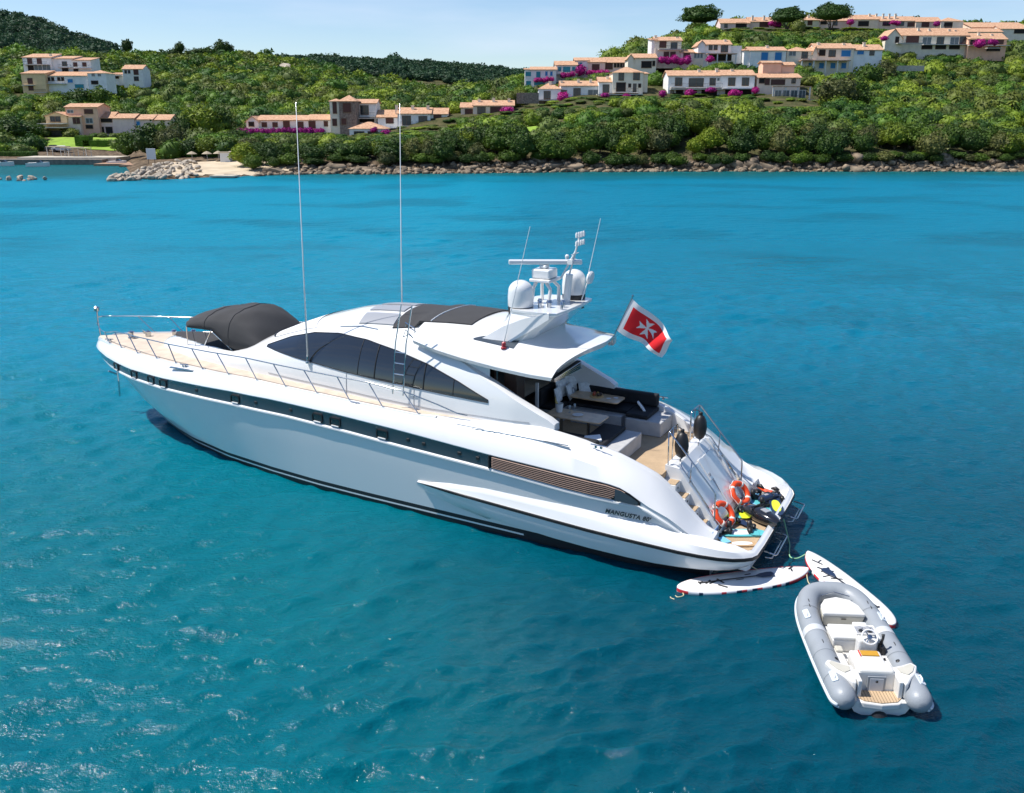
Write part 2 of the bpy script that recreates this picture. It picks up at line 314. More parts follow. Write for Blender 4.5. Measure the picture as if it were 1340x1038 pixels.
def house(label, Y, blocks, wins=(), chim=(), balc=(), cat='house', name='house', group=None, porch=()):
    am = (blocks[0][0]+blocks[0][1])/2; c = px(am, blocks[0][3], Y)
    root = empty(name, c); tag(root, label, cat, group)
    T = Matrix.Translation(-c)
    for (a0, a1, be, bb, dy, dep, col, rt, rr) in blocks:
        y = Y+dy; p0 = px(a0, be, y); p1 = px(a1, be, y); zb = rowz(bb, y)-2.5; ze = p0.z; x0, x1 = p0.x, p1.x
        KEEP.append((a0-4, a1+4, bb, y+dep))
        ym = y+dep/2; ov = .35
        w = MB(); w.box(x0, x1, y, y+dep, zb, ze, T)
        r = MB()
        if rt in 'gxhs':
            yr = {'g': ym, 'x': y, 'h': ym, 's': y+dep}[rt]; zr = rowz(rr, yr)
            zr = max(zr, ze+.5)
            th = .16
            if rt == 'g':
                w.add([T@Vector(q) for q in ((x0,y,ze),(x0,y+dep,ze),(x0,ym,zr-.05))], [(0,1,2)]); w.add([T@Vector(q) for q in ((x1,y,ze),(x1,y+dep,ze),(x1,ym,zr-.05))], [(0,1,2)])
                sl = (zr-ze)/(dep/2)
                for s_, ya, yb in ((1, y-ov, ym), (-1, y+dep+ov, ym)):
                    za = ze-sl*ov
                    r.hexa([T@Vector(q) for q in ((x0-ov,ya,za),(x1+ov,ya,za),(x1+ov,yb,zr),(x0-ov,yb,zr),(x0-ov,ya,za+th),(x1+ov,ya,za+th),(x1+ov,yb,zr+th),(x0-ov,yb,zr+th))])
            elif rt == 'x':
                xm = (x0+x1)/2; sl = (zr-ze)/((x1-x0)/2)
                w.add([T@Vector(q) for q in ((x0,y,ze),(x1,y,ze),(xm,y,zr-.05))], [(0,1,2)])
                for xa in (x0-ov, x1+ov):
                    za = ze-sl*ov
                    r.hexa([T@Vector(q) for q in ((xa,y-ov,za),(xm,y-ov,zr),(xm,y+dep+ov,zr),(xa,y+dep+ov,za),(xa,y-ov,za+th),(xm,y-ov,zr+th),(xm,y+dep+ov,zr+th),(xa,y+dep+ov,za+th))])
            elif rt == 'h':
                hx = min(dep/2, (x1-x0)/2); e0 = (x0-ov,y-ov,ze-.1); e1 = (x1+ov,y-ov,ze-.1); e2 = (x1+ov,y+dep+ov,ze-.1); e3 = (x0-ov,y+dep+ov,ze-.1)
                r0 = (x0+hx,ym,zr); r1 = (x1-hx+.02,ym,zr)
                r.add([T@Vector(q) for q in (e0,e1,e2,e3,r0,r1)], [(0,1,5,4),(1,2,5),(2,3,4,5),(3,0,4),(3,2,1,0)])
            else:
                w.add([T@Vector(q) for q in ((x0,y,ze),(x0,y+dep,ze),(x0,y+dep,zr))], [(0,1,2)]); w.add([T@Vector(q) for q in ((x1,y,ze),(x1,y+dep,ze),(x1,y+dep,zr))], [(0,1,2)])
                sl = (zr-ze)/dep; za = ze-sl*ov
                r.hexa([T@Vector(q) for q in ((x0-ov,y-ov,za),(x1+ov,y-ov,za),(x1+ov,y+dep,zr),(x0-ov,y+dep,zr),(x0-ov,y-ov,za+th),(x1+ov,y-ov,za+th),(x1+ov,y+dep,zr+th),(x0-ov,y+dep,zr+th))])
            r.build('roof', M_TILE, root)
        wl = w.build('wall', WALLM[col], root)
    for (a, b, wd, h, k, *rest) in wins:
        dy = rest[0] if rest else blocks[0][4]; y = Y+dy
        p = px(a-wd/2, b+h/2, y); q = px(a+wd/2, b-h/2, y); x0, x1, z0, z1 = p.x, q.x, p.z, q.z
        f = MB(); e = .12
        f.box(x0-e, x0, y-.10, y+.02, z0-e, z1+e, T); f.box(x1, x1+e, y-.10, y+.02, z0-e, z1+e, T)
        f.box(x0, x1, y-.10, y+.02, z1, z1+e, T); f.box(x0-.1, x1+.1, y-.16, y+.02, z0-e-.06, z0-.003, T)
        if k in 'dg' and x1-x0 > .9: f.box((x0+x1)/2-.04, (x0+x1)/2+.04, y-.09, y+.02, z0, z1, T)
        fo = f.build('window', M_WOODF if k in 'dro' else M_FRAME, root)
        g = MB(); 
        if k == 'a': pass
        g.box(x0+.002, x1-.002, y-.05, y+.01, z0+.002, z1-.002, T); g.build({'d':'pane','g':'pane','o':'pane'}.get(k,'shutter'), PANE[k], fo)
    for (a, b, hh) in chim:
        y = Y+blocks[0][4]+3; p = px(a, b, y); m_ = MB(); s = .35
        m_.box(p.x-s, p.x+s, y-s, y+s, p.z-hh-1, p.z, T); m_.box(p.x-s-.1, p.x+s+.1, y-s-.1, y+s+.1, p.z, p.z+.12, T); m_.build('chimney', WALLM['cream'], root)
    for (a0, a1, b, *rest) in balc:
        dy = rest[0] if rest else blocks[0][4]; out = rest[1] if len(rest) > 1 else 1.4; y = Y+dy
        p0 = px(a0, b, y); p1 = px(a1, b, y); m_ = MB(); m_.box(p0.x, p1.x, y-out, y-.004, p0.z-.2, p0.z, T)
        bo = m_.build('balcony', M_SLAB, root)
        if len(rest) < 3:
            m_ = MB(); n = max(2, int((p1.x-p0.x)/.35))
            for i in range(n+1): x = p0.x+.05+(p1.x-p0.x-.1)*i/n; m_.box(x-.02, x+.02, y-out+.03, y-out+.07, p0.z, p0.z+.95, T)
            m_.box(p0.x, p1.x, y-out+.02, y-out+.08, p0.z+.95, p0.z+1.0, T); m_.build('railing', M_IRON, bo)
    for (a0, a1, brow, base, out, dy) in porch:
        y = Y+dy; p0 = px(a0, brow, y); p1 = px(a1, brow, y); pr = MB(); zb = rowz(base, y)-1
        pr.box(p0.x-.3, p1.x+.3, y-out, y-.005, p0.z-.12, p0.z+.1, T); po = pr.build('porch_roof', M_TILE, root)
        n = max(1, round((p1.x-p0.x)/3.2)); 
        for i in range(n+1):
            x = p0.x+(p1.x-p0.x)*i/n; m_ = MB(); m_.box(x-.16, x+.16, y-out+.1, y-out+.42, zb, p0.z-.123, T); m_.build('post', M_FRAME, root)
    return root
def W_(row, kind, w, h, *cols, dy=None): return [(c, row, w, h, kind)+((dy,) if dy is not None else ()) for c in cols]

house('white two-storey villa with brown shutters, uppermost of the group on the left hillside', 352,
 [(29,66,75.5,95,0,9,'white','s',71),(66,95,77,95,1,8,'white','s',74),(95,118,79,95,.5,8,'white','s',76)],
 W_(80,'r',4.6,6.5,39,51.5)+W_(83.5,'d',5,5,84.5,dy=1)+W_(84.5,'r',4,4.5,98.5,110.5,dy=.5)+W_(89,'o',6,6,40.5)+W_(88.5,'g',9,6.5,50,61)+W_(91.5,'o',7,4,85.5,dy=1)+W_(92.5,'o',5,4,99.5,dy=.5),
 chim=[(66,71,1)], balc=[(33,64,84.5),(78,95,88.2,1),(95,121,89.2,.5)])
house('low ochre and white villa with blue doors, below the uppermost villa on the left hillside', 342,
 [(27,58,96.5,124,0,8,'ochre','s',93),(58,114,99.5,118,2,7,'white','s',94.5),(114,138,95.5,112,1,8,'white','h',92)],
 W_(106,'r',5,6.5,39.5)+W_(115,'r',5,6,40.5)+W_(103.5,'o',2.6,4,64,69,77,82,dy=2)+W_(106,'b',6,4.5,92,dy=2)+W_(113,'t',11,5,104,dy=2)+W_(108,'o',8,4,124,dy=1)+W_(98,'g',3.5,3.5,122,130,dy=1)+W_(114,'o',10,7,55,dy=1.5)+W_(123,'b',8,5,56,dy=.5),
 balc=[(31,46,111.5),(60,88,109.5,2),(47,63,121,1,1.5)])
house('small white villa standing alone in the maquis, right of the left hillside group', 380,
 [(160,186,90.5,106,0,8,'white','g',85.5),(146,161,97.5,103,2,5,'white','s',95.5)], W_(94,'d',2,3.5,164.5,169)+W_(94.5,'r',5,6,178)+W_(103,'d',5,5,178.5)+W_(101,'o',8,3,151,dy=2), balc=[(147,161,99,2)])
house('salmon tower house with an ochre wing and arched terrace above the lawn', 285,
 [(85,127,140.5,170,0,9,'salmon','g',136),(59,87,152,170,-2,8,'ochre','x',147),(87,104,153,169,-1.5,6,'peach','s',149)],
 W_(146,'r',10,5,116)+W_(158,'g',8,6,117)+W_(166,'o',8,4,117)+W_(158,'r',2.6,7,97.5,102.5,dy=-1.5)+W_(156,'d',5,6,69,76,dy=-2)+W_(146,'g',7,3.5,92),
 balc=[(54,89,161.5,-2,3),(50,92,166.5,-2,4,0)])
house('long pink wing with arches and a terracotta roof beside the salmon tower', 286,
 [(127,147,154.5,176,.5,8,'pink','g',147),(147,175,155,176,0,8,'pink','g',149.5),(175,199,156.5,172,.5,8,'pink','g',150.5),(199,222,157,170,1,8,'peach','g',150.5)],
 W_(157.3,'o',18,4.6,137,dy=.5)+W_(160,'d',5.5,6,155)+W_(159.5,'d',3,4.5,165.5,171)+W_(162,'b',4,6,181,dy=.5)+W_(170.5,'o',7,8,132,143,dy=.5)+W_(171.5,'o',6,6,157,169))
house('long white single-storey house with brown windows above the bougainvillea terrace', 250,
 [(337,403,157.5,176,0,9,'white','g',151.5),(403,432,157,176,0.5,9,'white','g',150.5),(322,338,159,176,-1,10,'white','x',152.5)],
 W_(163.2,'r',5.5,5,346,360)+W_(163.5,'r',7,9,375)+W_(164,'r',7,8,393)+W_(163.5,'r',7.5,9,408.5,dy=.5)+W_(162,'r',4,5.5,426.5,dy=.5)+W_(162.5,'o',6,5,329,dy=-1),
 porch=[(308,420,169,180,4,-1)])
house('square grey stone tower with a low hipped tile roof', 247,
 [(443,465,132,172,0,7,'stone','h',124.5),(431,443,132,172,.6,6.4,'cream','h',129)],
 W_(141,'r',9,11,454)+W_(159,'r',5,7,450)+W_(141,'r',3.6,14,438,dy=.6)+W_(160,'r',4.5,8,438,dy=.6), cat='tower', name='stone_tower')
house('white house with a balcony window behind the grey stone tower', 253,
 [(465,492,135.5,160,0,8,'white','g',130.5)], W_(144,'d',9.5,11,477)+W_(157,'o',20,5,479), balc=[(466,492,152.5),(464,494,154.5,0,2.5,0)])
house('low white pavilion with a wide hipped roof below the stone tower', 238,
 [(457,504,168,180,0,8,'white','h',159.5)], W_(175,'d',12,5,470,488))
house('white seaside villa with two balcony windows and three chimneys', 250,
 [(520,563,149,175,0,9,'white','g',141.5),(563,585,149.5,168,1,8,'white','g',142),(494,520,153.5,172,1.5,8,'white','g',144.5)],
 W_(158,'d',10,12,532)+W_(158,'d',10,11,553.5)+W_(152.5,'r',9,6,572.5,dy=1)+W_(158,'r',9,6,510,dy=1.5)+W_(171,'o',30,6,545),
 chim=[(519,138,1.6),(540,138.5,1),(560,138.5,1)], balc=[(523,541,164.5),(545,561,164.5),(520,563,166.5,0,2.2,0),(487,520,167,1.5,2.2,0)])
house('pink bungalow with an orange roof above the shore trees', 252,
 [(619,672,138.5,153,0,9,'peach','g',132),(603,620,141,153,1,8,'peach','g',135)], W_(144.5,'d',9.5,8,630)+W_(144,'r',14,7,649)+W_(146,'r',9,5.5,613.5,dy=1), chim=[(627,130,1),(646,129,1),(666,129.5,1.2)])
house('white corner house with turquoise shutters, leftmost on the right hillside', 300,
 [(695,728,91.5,113,0,8,'white','g',88),(687,696,91.5,113,.5,7,'white','s',90)], W_(98.5,'t',5.5,9,704.5)+W_(96.5,'b',3,5.5,715,721.5)+W_(97,'t',7.5,5.5,691.5,dy=.5)+W_(109,'t',7,5.5,692,dy=.5)+W_(109,'t',14,5,706))
house('white house with bright turquoise windows and a magenta hedge on the right hillside', 305,
 [(727,755,85.5,104,0,8,'white','g',80.5)], W_(91,'t',9.5,7,741.5)+W_(90.5,'t',4,5.5,732.5,750.5), balc=[(728,756,97)])
house('row house with brown shutters and a long colonnade behind magenta bougainvillea', 308,
 [(753,770,79.5,97,0,8,'white','g',76),(770,792,81.5,98,-.5,8,'peach','g',76),(792,823,82,98,.4,8,'pink','g',75.5)],
 W_(86,'t',3.6,8,760)+W_(89,'r',9,9,779.5,dy=-.5)+W_(86.5,'r',9,7.5,797,dy=.4)+W_(85.5,'o',2.6,4.5,805,809,813,817,dy=.4))
house('lower white row house with stone ground floor, next to the magenta bush', 268,
 [(705,734,116,134,0,9,'white','h',108),(734,784,112.5,134,.6,8.5,'white','g',106.5),(705,784,130.5,143,-.35,6,'stone','f',0)],
 W_(124.5,'d',8,9.5,716)+W_(123,'d',12,9,735.5,dy=.6)+W_(121,'d',8.5,10,755,dy=.6)+W_(122,'g',13,8.5,776,dy=.6)+W_(138,'r',7.5,8.5,716,dy=-.35)+W_(135.5,'o',9,6,756,774,dy=-.35),
 chim=[(720,107,.8),(735,106,.8),(757,104,1),(773,104,.8)], balc=[(704,734,131,-.4,1.2,0),(734,784,129.6,-.4,1.8,0)])
house('cream villa with a hipped roof and upper windows, centre of the right hillside', 266,
 [(802,842,94.5,128,0,10,'cream','h',87.3),(842,848,97,128,1.5,7,'cream','s',95),(784,802,107.5,126,.8,8,'white','g',101.5)],
 W_(100,'d',6.5,9.5,813)+W_(99.5,'d',8,9.5,833)+W_(114.5,'o',12,12,812.5)+W_(115,'d',4,10,830.5)+W_(112,'o',3,4,824,837)+W_(116,'d',8,9.5,793,dy=.8)+W_(126,'o',40,6,815,dy=-.3),
 chim=[(795,100,1)], balc=[(803,822,120.5),(823,835,121,0,.9),(780,840,123.5,0,2.4,0)])
house('small cream house with an open arched porch left of the tall beige house', 290,
 [(828,859,76,92,0,8,'cream','g',71),(822,829,76,92,-.5,8,'cream','x',71.5)], W_(84.5,'o',13,8,846)+W_(83,'o',3,6,855.5))
house('tall beige three-storey house with brown shutters on the right hillside', 296,
 [(858,892,53.5,78,0,9,'cream','g',49),(853,859,52.5,78,.4,8,'white','s',51)], W_(58.3,'r',8.5,7.5,867.5)+W_(60,'d',8,8,882)+W_(71.5,'r',6.5,6.5,872,880.5), chim=[(858,47,1),(886,49,1)], balc=[(861,892,64.5)])
house('low pink wing with paned windows right of the tall beige house', 295,
 [(891,908,69,84,0,7,'pink','g',65.5),(907,921,70,84,.5,6,'cream','s',68.5)], W_(72,'r',8,6.5,898.5)+W_(73,'g',3.4,6,910,914,918,dy=.5))
house('white gabled house with a tiled porch, above the long white row house', 296,
 [(922,957,58.5,80,0,9,'white','g',53),(914,923,58.5,80,-.4,9,'white','x',53.5),(957,971,60,72,1,7,'white','f',0)], W_(62,'d',4.5,6,930,936.5)+W_(64,'d',9,8,948)+W_(75.5,'o',30,7,942,dy=-.35), chim=[(949,52,1)], porch=[(925,961,71,80,2.5,-.2)])
house('white house with two bright blue shutters on the right hillside', 294,
 [(982,1029,66.5,86,0,9,'white','g',62),(974,983,66.5,86,.5,8,'white','s',65)], W_(73.7,'b',9.5,10,1000.5)+W_(73.7,'b',9.5,10,1018.5), chim=[(1004,60,.8)])
house('pale house with a balcony door right of the bright blue shutters', 296,
 [(1030,1064,66.5,84,0,8,'cream','h',61.5)], W_(72.5,'d',8,8,1053)+W_(70,'g',9,6,1037), balc=[(1048,1062,77.5)])
house('wide villa with a long lower veranda and blue doors on the right hillside', 296,
 [(1068,1118,63.5,96,0,9,'cream','g',57.5),(1118,1155,65.5,84,.5,8,'white','g',59),(1064,1070,68,80,-.5,9,'cream','x',61)],
 W_(70,'d',9,8,1089)+W_(70,'b',13,8,1107)+W_(69,'b',9,4.5,1126,dy=.5)+W_(69.5,'d',6,5,1141,dy=.5)+W_(86,'b',7,7,1053+8,1075,1090,1104)+W_(69,'o',8,7,1076),
 porch=[(1046,1108,80,92,3,0)], chim=[(1071,56,1),(1104,57,1),(1131,56,1.4)])
house('long white two-storey row house with veranda and bougainvillea, lower right hillside', 266,
 [(875,944,99.3,131,0,9,'white','g',93),(944,988,98.8,131,-.4,9,'white','g',92.3)],
 W_(107,'d',9,9.5,888)+W_(108,'d',19,10,911)+W_(107,'d',7.5,8.5,932.5)+W_(104,'g',3,3.5,940)+W_(107,'d',9,9.5,957.5,975.5,dy=-.4)+W_(123,'o',9,9,889,907)+W_(121.5,'o',34,9,966,dy=-.4)+W_(121,'o',20,9,928)+W_(121,'d',4,4,879.5),
 chim=[(915,91,1),(938,90,1),(958,91,.8)], balc=[(877,897,114),(898,924,114.5),(924,944,114),(876,944,116.5,0,2.2,0),(944,990,116,-.4,2.2,0)])
house('salmon villa with a small upper tower and a white glazed porch', 266,
 [(991,1048,102,122,0,9,'peach','g',97),(999,1023,82.5,104,4.6,5,'salmon','g',80.5),(1023,1040,85.5,104,5,5,'salmon','g',82)],
 W_(107,'r',6,7,1004)+W_(105.5,'o',7,6,997)+W_(106,'d',5,5,1038.5)+W_(107.5,'r',18,6,1018))
r_ = house('white glass-walled veranda on a stone base in front of the salmon villa', 259,
 [(1013,1062,130,142,0,5,'darkstone','f',0)], W_(124,'g',9,11,1018,1028.5,1039,1049.5,dy=.6), cat='veranda', name='veranda', porch=[(1012,1060,113.5,130,.5,1)], balc=[(1011,1073,130.4,.3,1.2)])
house('ridge-top house with a pale roof, leftmost on the skyline of the right hill', 398,
 [(943,981,30.5,44,0,9,'pink','g',25),(981,1015,28.5,44,2,9,'peach','g',23)], W_(33,'o',14,6,970)+W_(32,'r',12,6,1000,dy=2)+W_(34,'d',4,4,950), chim=[(985,21,1),(1000,21,1)])
house('ridge-top house between the two stone pines on the skyline', 402,
 [(1051,1072,26.5,42,0,9,'cream','g',22.5),(1072,1112,27.5,42,1,9,'pink','g',23.5)], W_(29,'o',8,5,1078,dy=1)+W_(30,'d',6,6,1093,dy=1)+W_(30,'r',6,5,1060), chim=[(1058,20.5,1),(1070,20.5,1)])
house('low ridge-top terrace house with a row of chimneys on the skyline', 405,
 [(1114,1150,25.5,40,0,9,'peach','g',20),(1150,1199,27.5,40,1,9,'peach','g',22)], W_(31,'o',14,6,1130)+W_(31,'d',10,5,1160,1178,dy=1)+W_(32,'r',9,5,1192,dy=1), chim=[(x,18.5,1) for x in (1138,1147,1156,1164,1172)])
house('octagonal-ended ridge-top house with a dark opening on the skyline', 405,
 [(1199,1232,28.5,42,0,9,'peach','g',23),(1232,1261,27.5,42,-1,9,'cream','h',23)], W_(32,'r',10,6,1211)+W_(32,'o',11,5,1241,dy=-1)+W_(36,'d',9,3,1241,dy=-1))
house('stepped terracotta roofs of the hotel at the far right skyline', 400,
 [(1272,1345,36,50,0,9,'peach','s',30),(1310,1400,38,52,-7,9,'cream','g',34),(1265,1312,42,54,-9,8,'cream','g',38)], W_(41,'o',16,5,1335,dy=-7)+W_(46,'o',12,4,1285,dy=-9)+W_(41,'o',9,4,1362,dy=-7), cat='hotel')
house('long terrace house with glazed loggias below the skyline, right hillside', 345,
 [(1180,1268,46.5,68,0,10,'cream','g',37.5),(1159,1181,50,60,-1,9,'cream','x',38.5)],
 W_(52,'r',17,9,1194)+W_(53.5,'g',12,9,1213,1249)+W_(53.5,'d',10,9,1230.5)+W_(53,'d',9,9,1260)+W_(52,'o',5,7,1174,dy=-1)+W_(61.5,'o',14,5,1213,1231,1249),
 chim=[(1202,37,1),(1216,38,1),(1242,39,1),(1250,40,1)], balc=[(1172,1206,56.8,-1,2),(1206,1268,58.5,0,1.8,0)])
house('terrace house with a shaded veranda draped in magenta bougainvillea, right hillside', 343,
 [(1268,1318,51.5,70,0,10,'salmon','g',44)], W_(54.5,'o',13,7,1276)+W_(54.5,'d',11,7,1292)+W_(54.5,'r',11,6,1308)+W_(64,'o',18,5,1300), chim=[(1281,43,1),(1298,45,1)], balc=[(1266,1320,59.5),(1289,1308,63,-2,2,0)])
# ------------------------------------------------------------ foliage
def ico(sub):
    bm = bmesh.new(); bmesh.ops.create_icosphere(bm, subdivisions=sub, radius=1); bm.verts.ensure_lookup_table()
    V = np.array([v.co[:] for v in bm.verts]); F = np.array([[v.index for v in f.verts] for f in bm.faces]); bm.free(); return V, F
ICO1, ICO2, ICO3 = ico(1), ico(2), ico(3)
def unit(n, g): d = g.normal(size=(n,3)); return d/np.linalg.norm(d, axis=1, keepdims=True)
def crown(seed, nleaf, leaf=.12, K=16, sub=2, flat=1.0, core=.86, sig=.42, lumpa=.34):
    """unit crown: lumpy core inside plus leaf triangles; returns V, F"""
    g = np.random.default_rng(seed); C = unit(K, g); C[:,2] = np.abs(C[:,2])*.9-.15; C /= np.linalg.norm(C, axis=1, keepdims=True); amp = g.uniform(.6, 1.1, K)
    def rad(D):
        c = np.clip(D@C.T, -1, 1); return .68+lumpa*np.max(amp*np.exp(-(np.arccos(c)/sig)**2), axis=1)
    V0, F0 = {1:ICO1,2:ICO2,3:ICO3}[sub]; V = V0*(rad(V0)*core)[:,None]
    D = unit(nleaf, g); D[:,2] = np.where(D[:,2] < -.45, -D[:,2], D[:,2])
    P = D*(rad(D)*g.uniform(.86, 1.10, nleaf))[:,None]
    n = D*.7+unit(nleaf, g)*.75; n /= np.linalg.norm(n, axis=1, keepdims=True)
    a = np.cross(n, unit(nleaf, g)); a /= np.linalg.norm(a, axis=1, keepdims=True); b = np.cross(n, a); s = (leaf*g.uniform(.6, 1.4, nleaf))[:,None]
    T = np.stack([P+a*s, P-a*s*.5+b*s*.87, P-a*s*.5-b*s*.87], 1).reshape(-1,3)
    F = np.arange(nleaf*3).reshape(-1,3)+len(V)
    V = np.vstack([V, T]); V[:,2] *= flat; return V, np.vstack([F0, F])
def bulk(name, V, F, m, tint=None, smooth=False, parent=None):
    me = bpy.data.meshes.new(name); me.vertices.add(len(V)); me.vertices.foreach_set('co', V.astype(np.float32).ravel())
    me.loops.add(F.size); me.loops.foreach_set('vertex_index', F.astype(np.int32).ravel()); me.polygons.add(len(F))
    me.polygons.foreach_set('loop_start', np.arange(0, F.size, 3, dtype=np.int32)); me.update(calc_edges=True)
    if tint is not None:
        at = me.color_attributes.new('tint', 'FLOAT_COLOR', 'POINT'); at.data.foreach_set('color', np.hstack([tint, np.ones((len(V),1))]).astype(np.float32).ravel())
    me.materials.append(m); o = bpy.data.objects.new(name, me); COL.objects.link(o)
    if parent: o.parent = parent
    return o
def leaf_mat(name, col=None, attr=False, rand=.25, trans=.25):
    m, t, b = nt(name); N = t.nodes.new; L = t.links.new; b.inputs['Roughness'].default_value = .6; b.inputs['Specular IOR Level'].default_value = .25
    geo = N('ShaderNodeNewGeometry'); n = N('ShaderNodeTexNoise'); n.inputs['Scale'].default_value = .9; n.inputs['Detail'].default_value = 3; L(geo.outputs['Position'], n.inputs['Vector'])
    hsv = N('ShaderNodeHueSaturation'); mr = N('ShaderNodeMapRange'); mr.inputs[1].default_value = .3; mr.inputs[2].default_value = .7; mr.inputs[3].default_value = .7; mr.inputs[4].default_value = 1.3
    L(n.outputs['Fac'], mr.inputs[0]); L(mr.outputs[0], hsv.inputs['Value'])
    if attr: a = N('ShaderNodeAttribute'); a.attribute_name = 'tint'; L(a.outputs['Color'], hsv.inputs['Color'])
    else:
        oi = N('ShaderNodeObjectInfo'); x = N('ShaderNodeMix'); x.data_type = 'RGBA'; x.inputs[6].default_value = (*[c*(1-rand) for c in col], 1)
        x.inputs[7].default_value = (col[0]*(1+rand*1.6), col[1]*(1+rand), col[2], 1); L(oi.outputs['Random'], x.inputs[0]); L(x.outputs[2], hsv.inputs['Color'])
    L(hsv.outputs[0], b.inputs['Base Color'])
    if trans:
        tr = N('ShaderNodeBsdfTranslucent'); L(hsv.outputs[0], tr.inputs[0]); ms = N('ShaderNodeMixShader'); ms.inputs[0].default_value = trans
        L(b.outputs[0], ms.inputs[1]); L(tr.outputs[0], ms.inputs[2]); L(ms.outputs[0], t.nodes['Material Output'].inputs[0])
    return m
M_MAQ = leaf_mat('maquis_leaves', attr=True)
M_BARK = mat('bark', (.12,.085,.06), .95, var=.3, vscale=6, bump=.5, bscale=20)
PAL = np.array([(.17,.25,.022),(.10,.19,.020),(.048,.115,.018),(.11,.155,.032),(.21,.28,.026),(.072,.155,.018),(.135,.165,.028)])*.96
def col2x(a, y): return (a-670)/1255*y
def in_poly(a, y, P):
    c = False
    for i in range(len(P)):
        (x1,y1),(x2,y2) = P[i], P[i-1]
        if (y1 > y) != (y2 > y) and a < (x2-x1)*(y-y1)/(y2-y1)+x1: c = not c
    return c
CLEAR = [[(45,214),(215,214),(215,226),(152,244),(152,277),(50,277),(40,240)], [(670,210),(748,210),(740,224),(676,224)], [(-430,195),(120,195),(120,222),(-430,222)]]
protos = [crown(100+i, 330, .085, sub=2, flat=.82, core=.93, sig=.36) for i in range(8)]
protos_far = [crown(200+i, 110, .15, sub=1, flat=.75) for i in range(6)]
Vs, Fs, Ts = [], [], []; off = 0; cnt = 0
def put(list_, P, r, h, tint, g):
    global off
    V, F = P; th = g.uniform(0, 6.28); c, s = math.cos(th), math.sin(th)
    X = np.empty_like(V); X[:,0] = (V[:,0]*c-V[:,1]*s)*r[0]; X[:,1] = (V[:,0]*s+V[:,1]*c)*r[0]; X[:,2] = V[:,2]*r[1]; X += np.array(h)
    list_[0].append(X); list_[1].append(F+list_[3]); list_[2].append(np.repeat(tint[None,:], len(V), 0)); list_[3] += len(V)
near = [[],[],[],0]; farl = [[],[],[],0]
y = 203.0
while y < 960:
    mid = y < 560; sp = 4.5 if y < 330 else (5.8 if mid else 8.5)
    if 560 < y < 640: y += 20; continue
    for a in np.arange(-420 if y<560 else -120, 1560 if y < 560 else 760, sp/y*1255):
        aa = a+random.uniform(-.5,.5)*sp/y*1255; yy = y+random.uniform(-.5,.5)*sp; x = col2x(aa, yy); z = ground(x, yy)
        if z < 1.4 or any(in_poly(aa, yy, p) for p in CLEAR): continue
        if not mid and z < 20: continue
        r = sp*random.uniform(.45, .82)*(1.35 if random.random() < .15 else 1); hh = r*random.uniform(.8, 1.25)
        if random.random() < .04: continue
        ok = True; rp_ = r/yy*1255
        for (k0, k1, kb, ky) in KEEP:
            if yy < ky+1.5 and k0-rp_ < aa < k1+rp_ and yy > ky-60:
                zt = rowz(kb-3.5, yy)
                if z+hh*1.15 > zt:
                    nh = (zt-z)/1.15
                    if yy > ky-9.6: ok = False; break
                    nh = max(nh, .6)
                    r = max(r*max(nh/hh, .75), 1.5); hh = nh
        if not ok: continue
        pn = mnoise.noise(Vector((x*.02, yy*.02, 5)))*.5+.5; ci = min(len(PAL)-1, int(abs(random.gauss(pn*7, 1.6)))) 
        t_ = PAL[ci]*random.uniform(.75, 1.2)
        if not mid: t_ = np.array((.028,.068,.030))*random.uniform(.75,1.3)
        put(near if mid else farl, random.choice(protos if y < 420 else protos_far), (r,hh), (x, yy, z+hh*.25), t_, rng)
        cnt += 1
    y += sp*.92
print('crowns', cnt)
o = bulk('maquis', np.vstack(near[0]), np.vstack(near[1]), M_MAQ, np.vstack(near[2])); tag(o, 'dense green maquis shrubs covering the hillsides', 'shrubs', kind='stuff')
o = bulk('forest', np.vstack(farl[0]), np.vstack(farl[1]), M_MAQ, np.vstack(farl[2])); tag(o, 'dark forest covering the far ridges', 'forest', kind='stuff')

# individually standing trees along the shore
TONE = [leaf_mat('leaves_bright', (.14,.205,.020)), leaf_mat('leaves_green', (.075,.14,.018)), leaf_mat('leaves_dark', (.04,.085,.016)), leaf_mat('leaves_olive', (.11,.13,.045))]
def mesh_of(V, F, m): 
    o = bulk('tmp', V, F, m); me = o.data; bpy.data.objects.remove(o); return me
TREE_ME = {(i,k): mesh_of(*crown(300+i, 900, .075, K=26, sub=2, flat=.85, sig=.30, lumpa=.38), TONE[k]) for i in range(3) for k in range(4)}
def trunk_mesh(seed, h=1.0, r=.07, spread=.5):
    g = random.Random(seed); mb = MB(); mb.tube([(0,0,-.3),(g.uniform(-.05,.05),g.uniform(-.05,.05),h*.4),(g.uniform(-.1,.1),g.uniform(-.1,.1),h*.8)], [r*1.3, r, r*.6], 7)
    for i in range(6):
        t = g.uniform(0, 6.28); z0 = h*g.uniform(.3,.6); mb.tube([(0,0,z0),(spread*.5*math.cos(t),spread*.5*math.sin(t),z0+h*.25),(spread*math.cos(t),spread*math.sin(t),z0+h*.5)], [r*.55, r*.4, r*.2], 5)
    o = mb.build('tmp', M_BARK); me = o.data; bpy.data.objects.remove(o); return me
TRUNKS = [trunk_mesh(k) for k in range(3)]
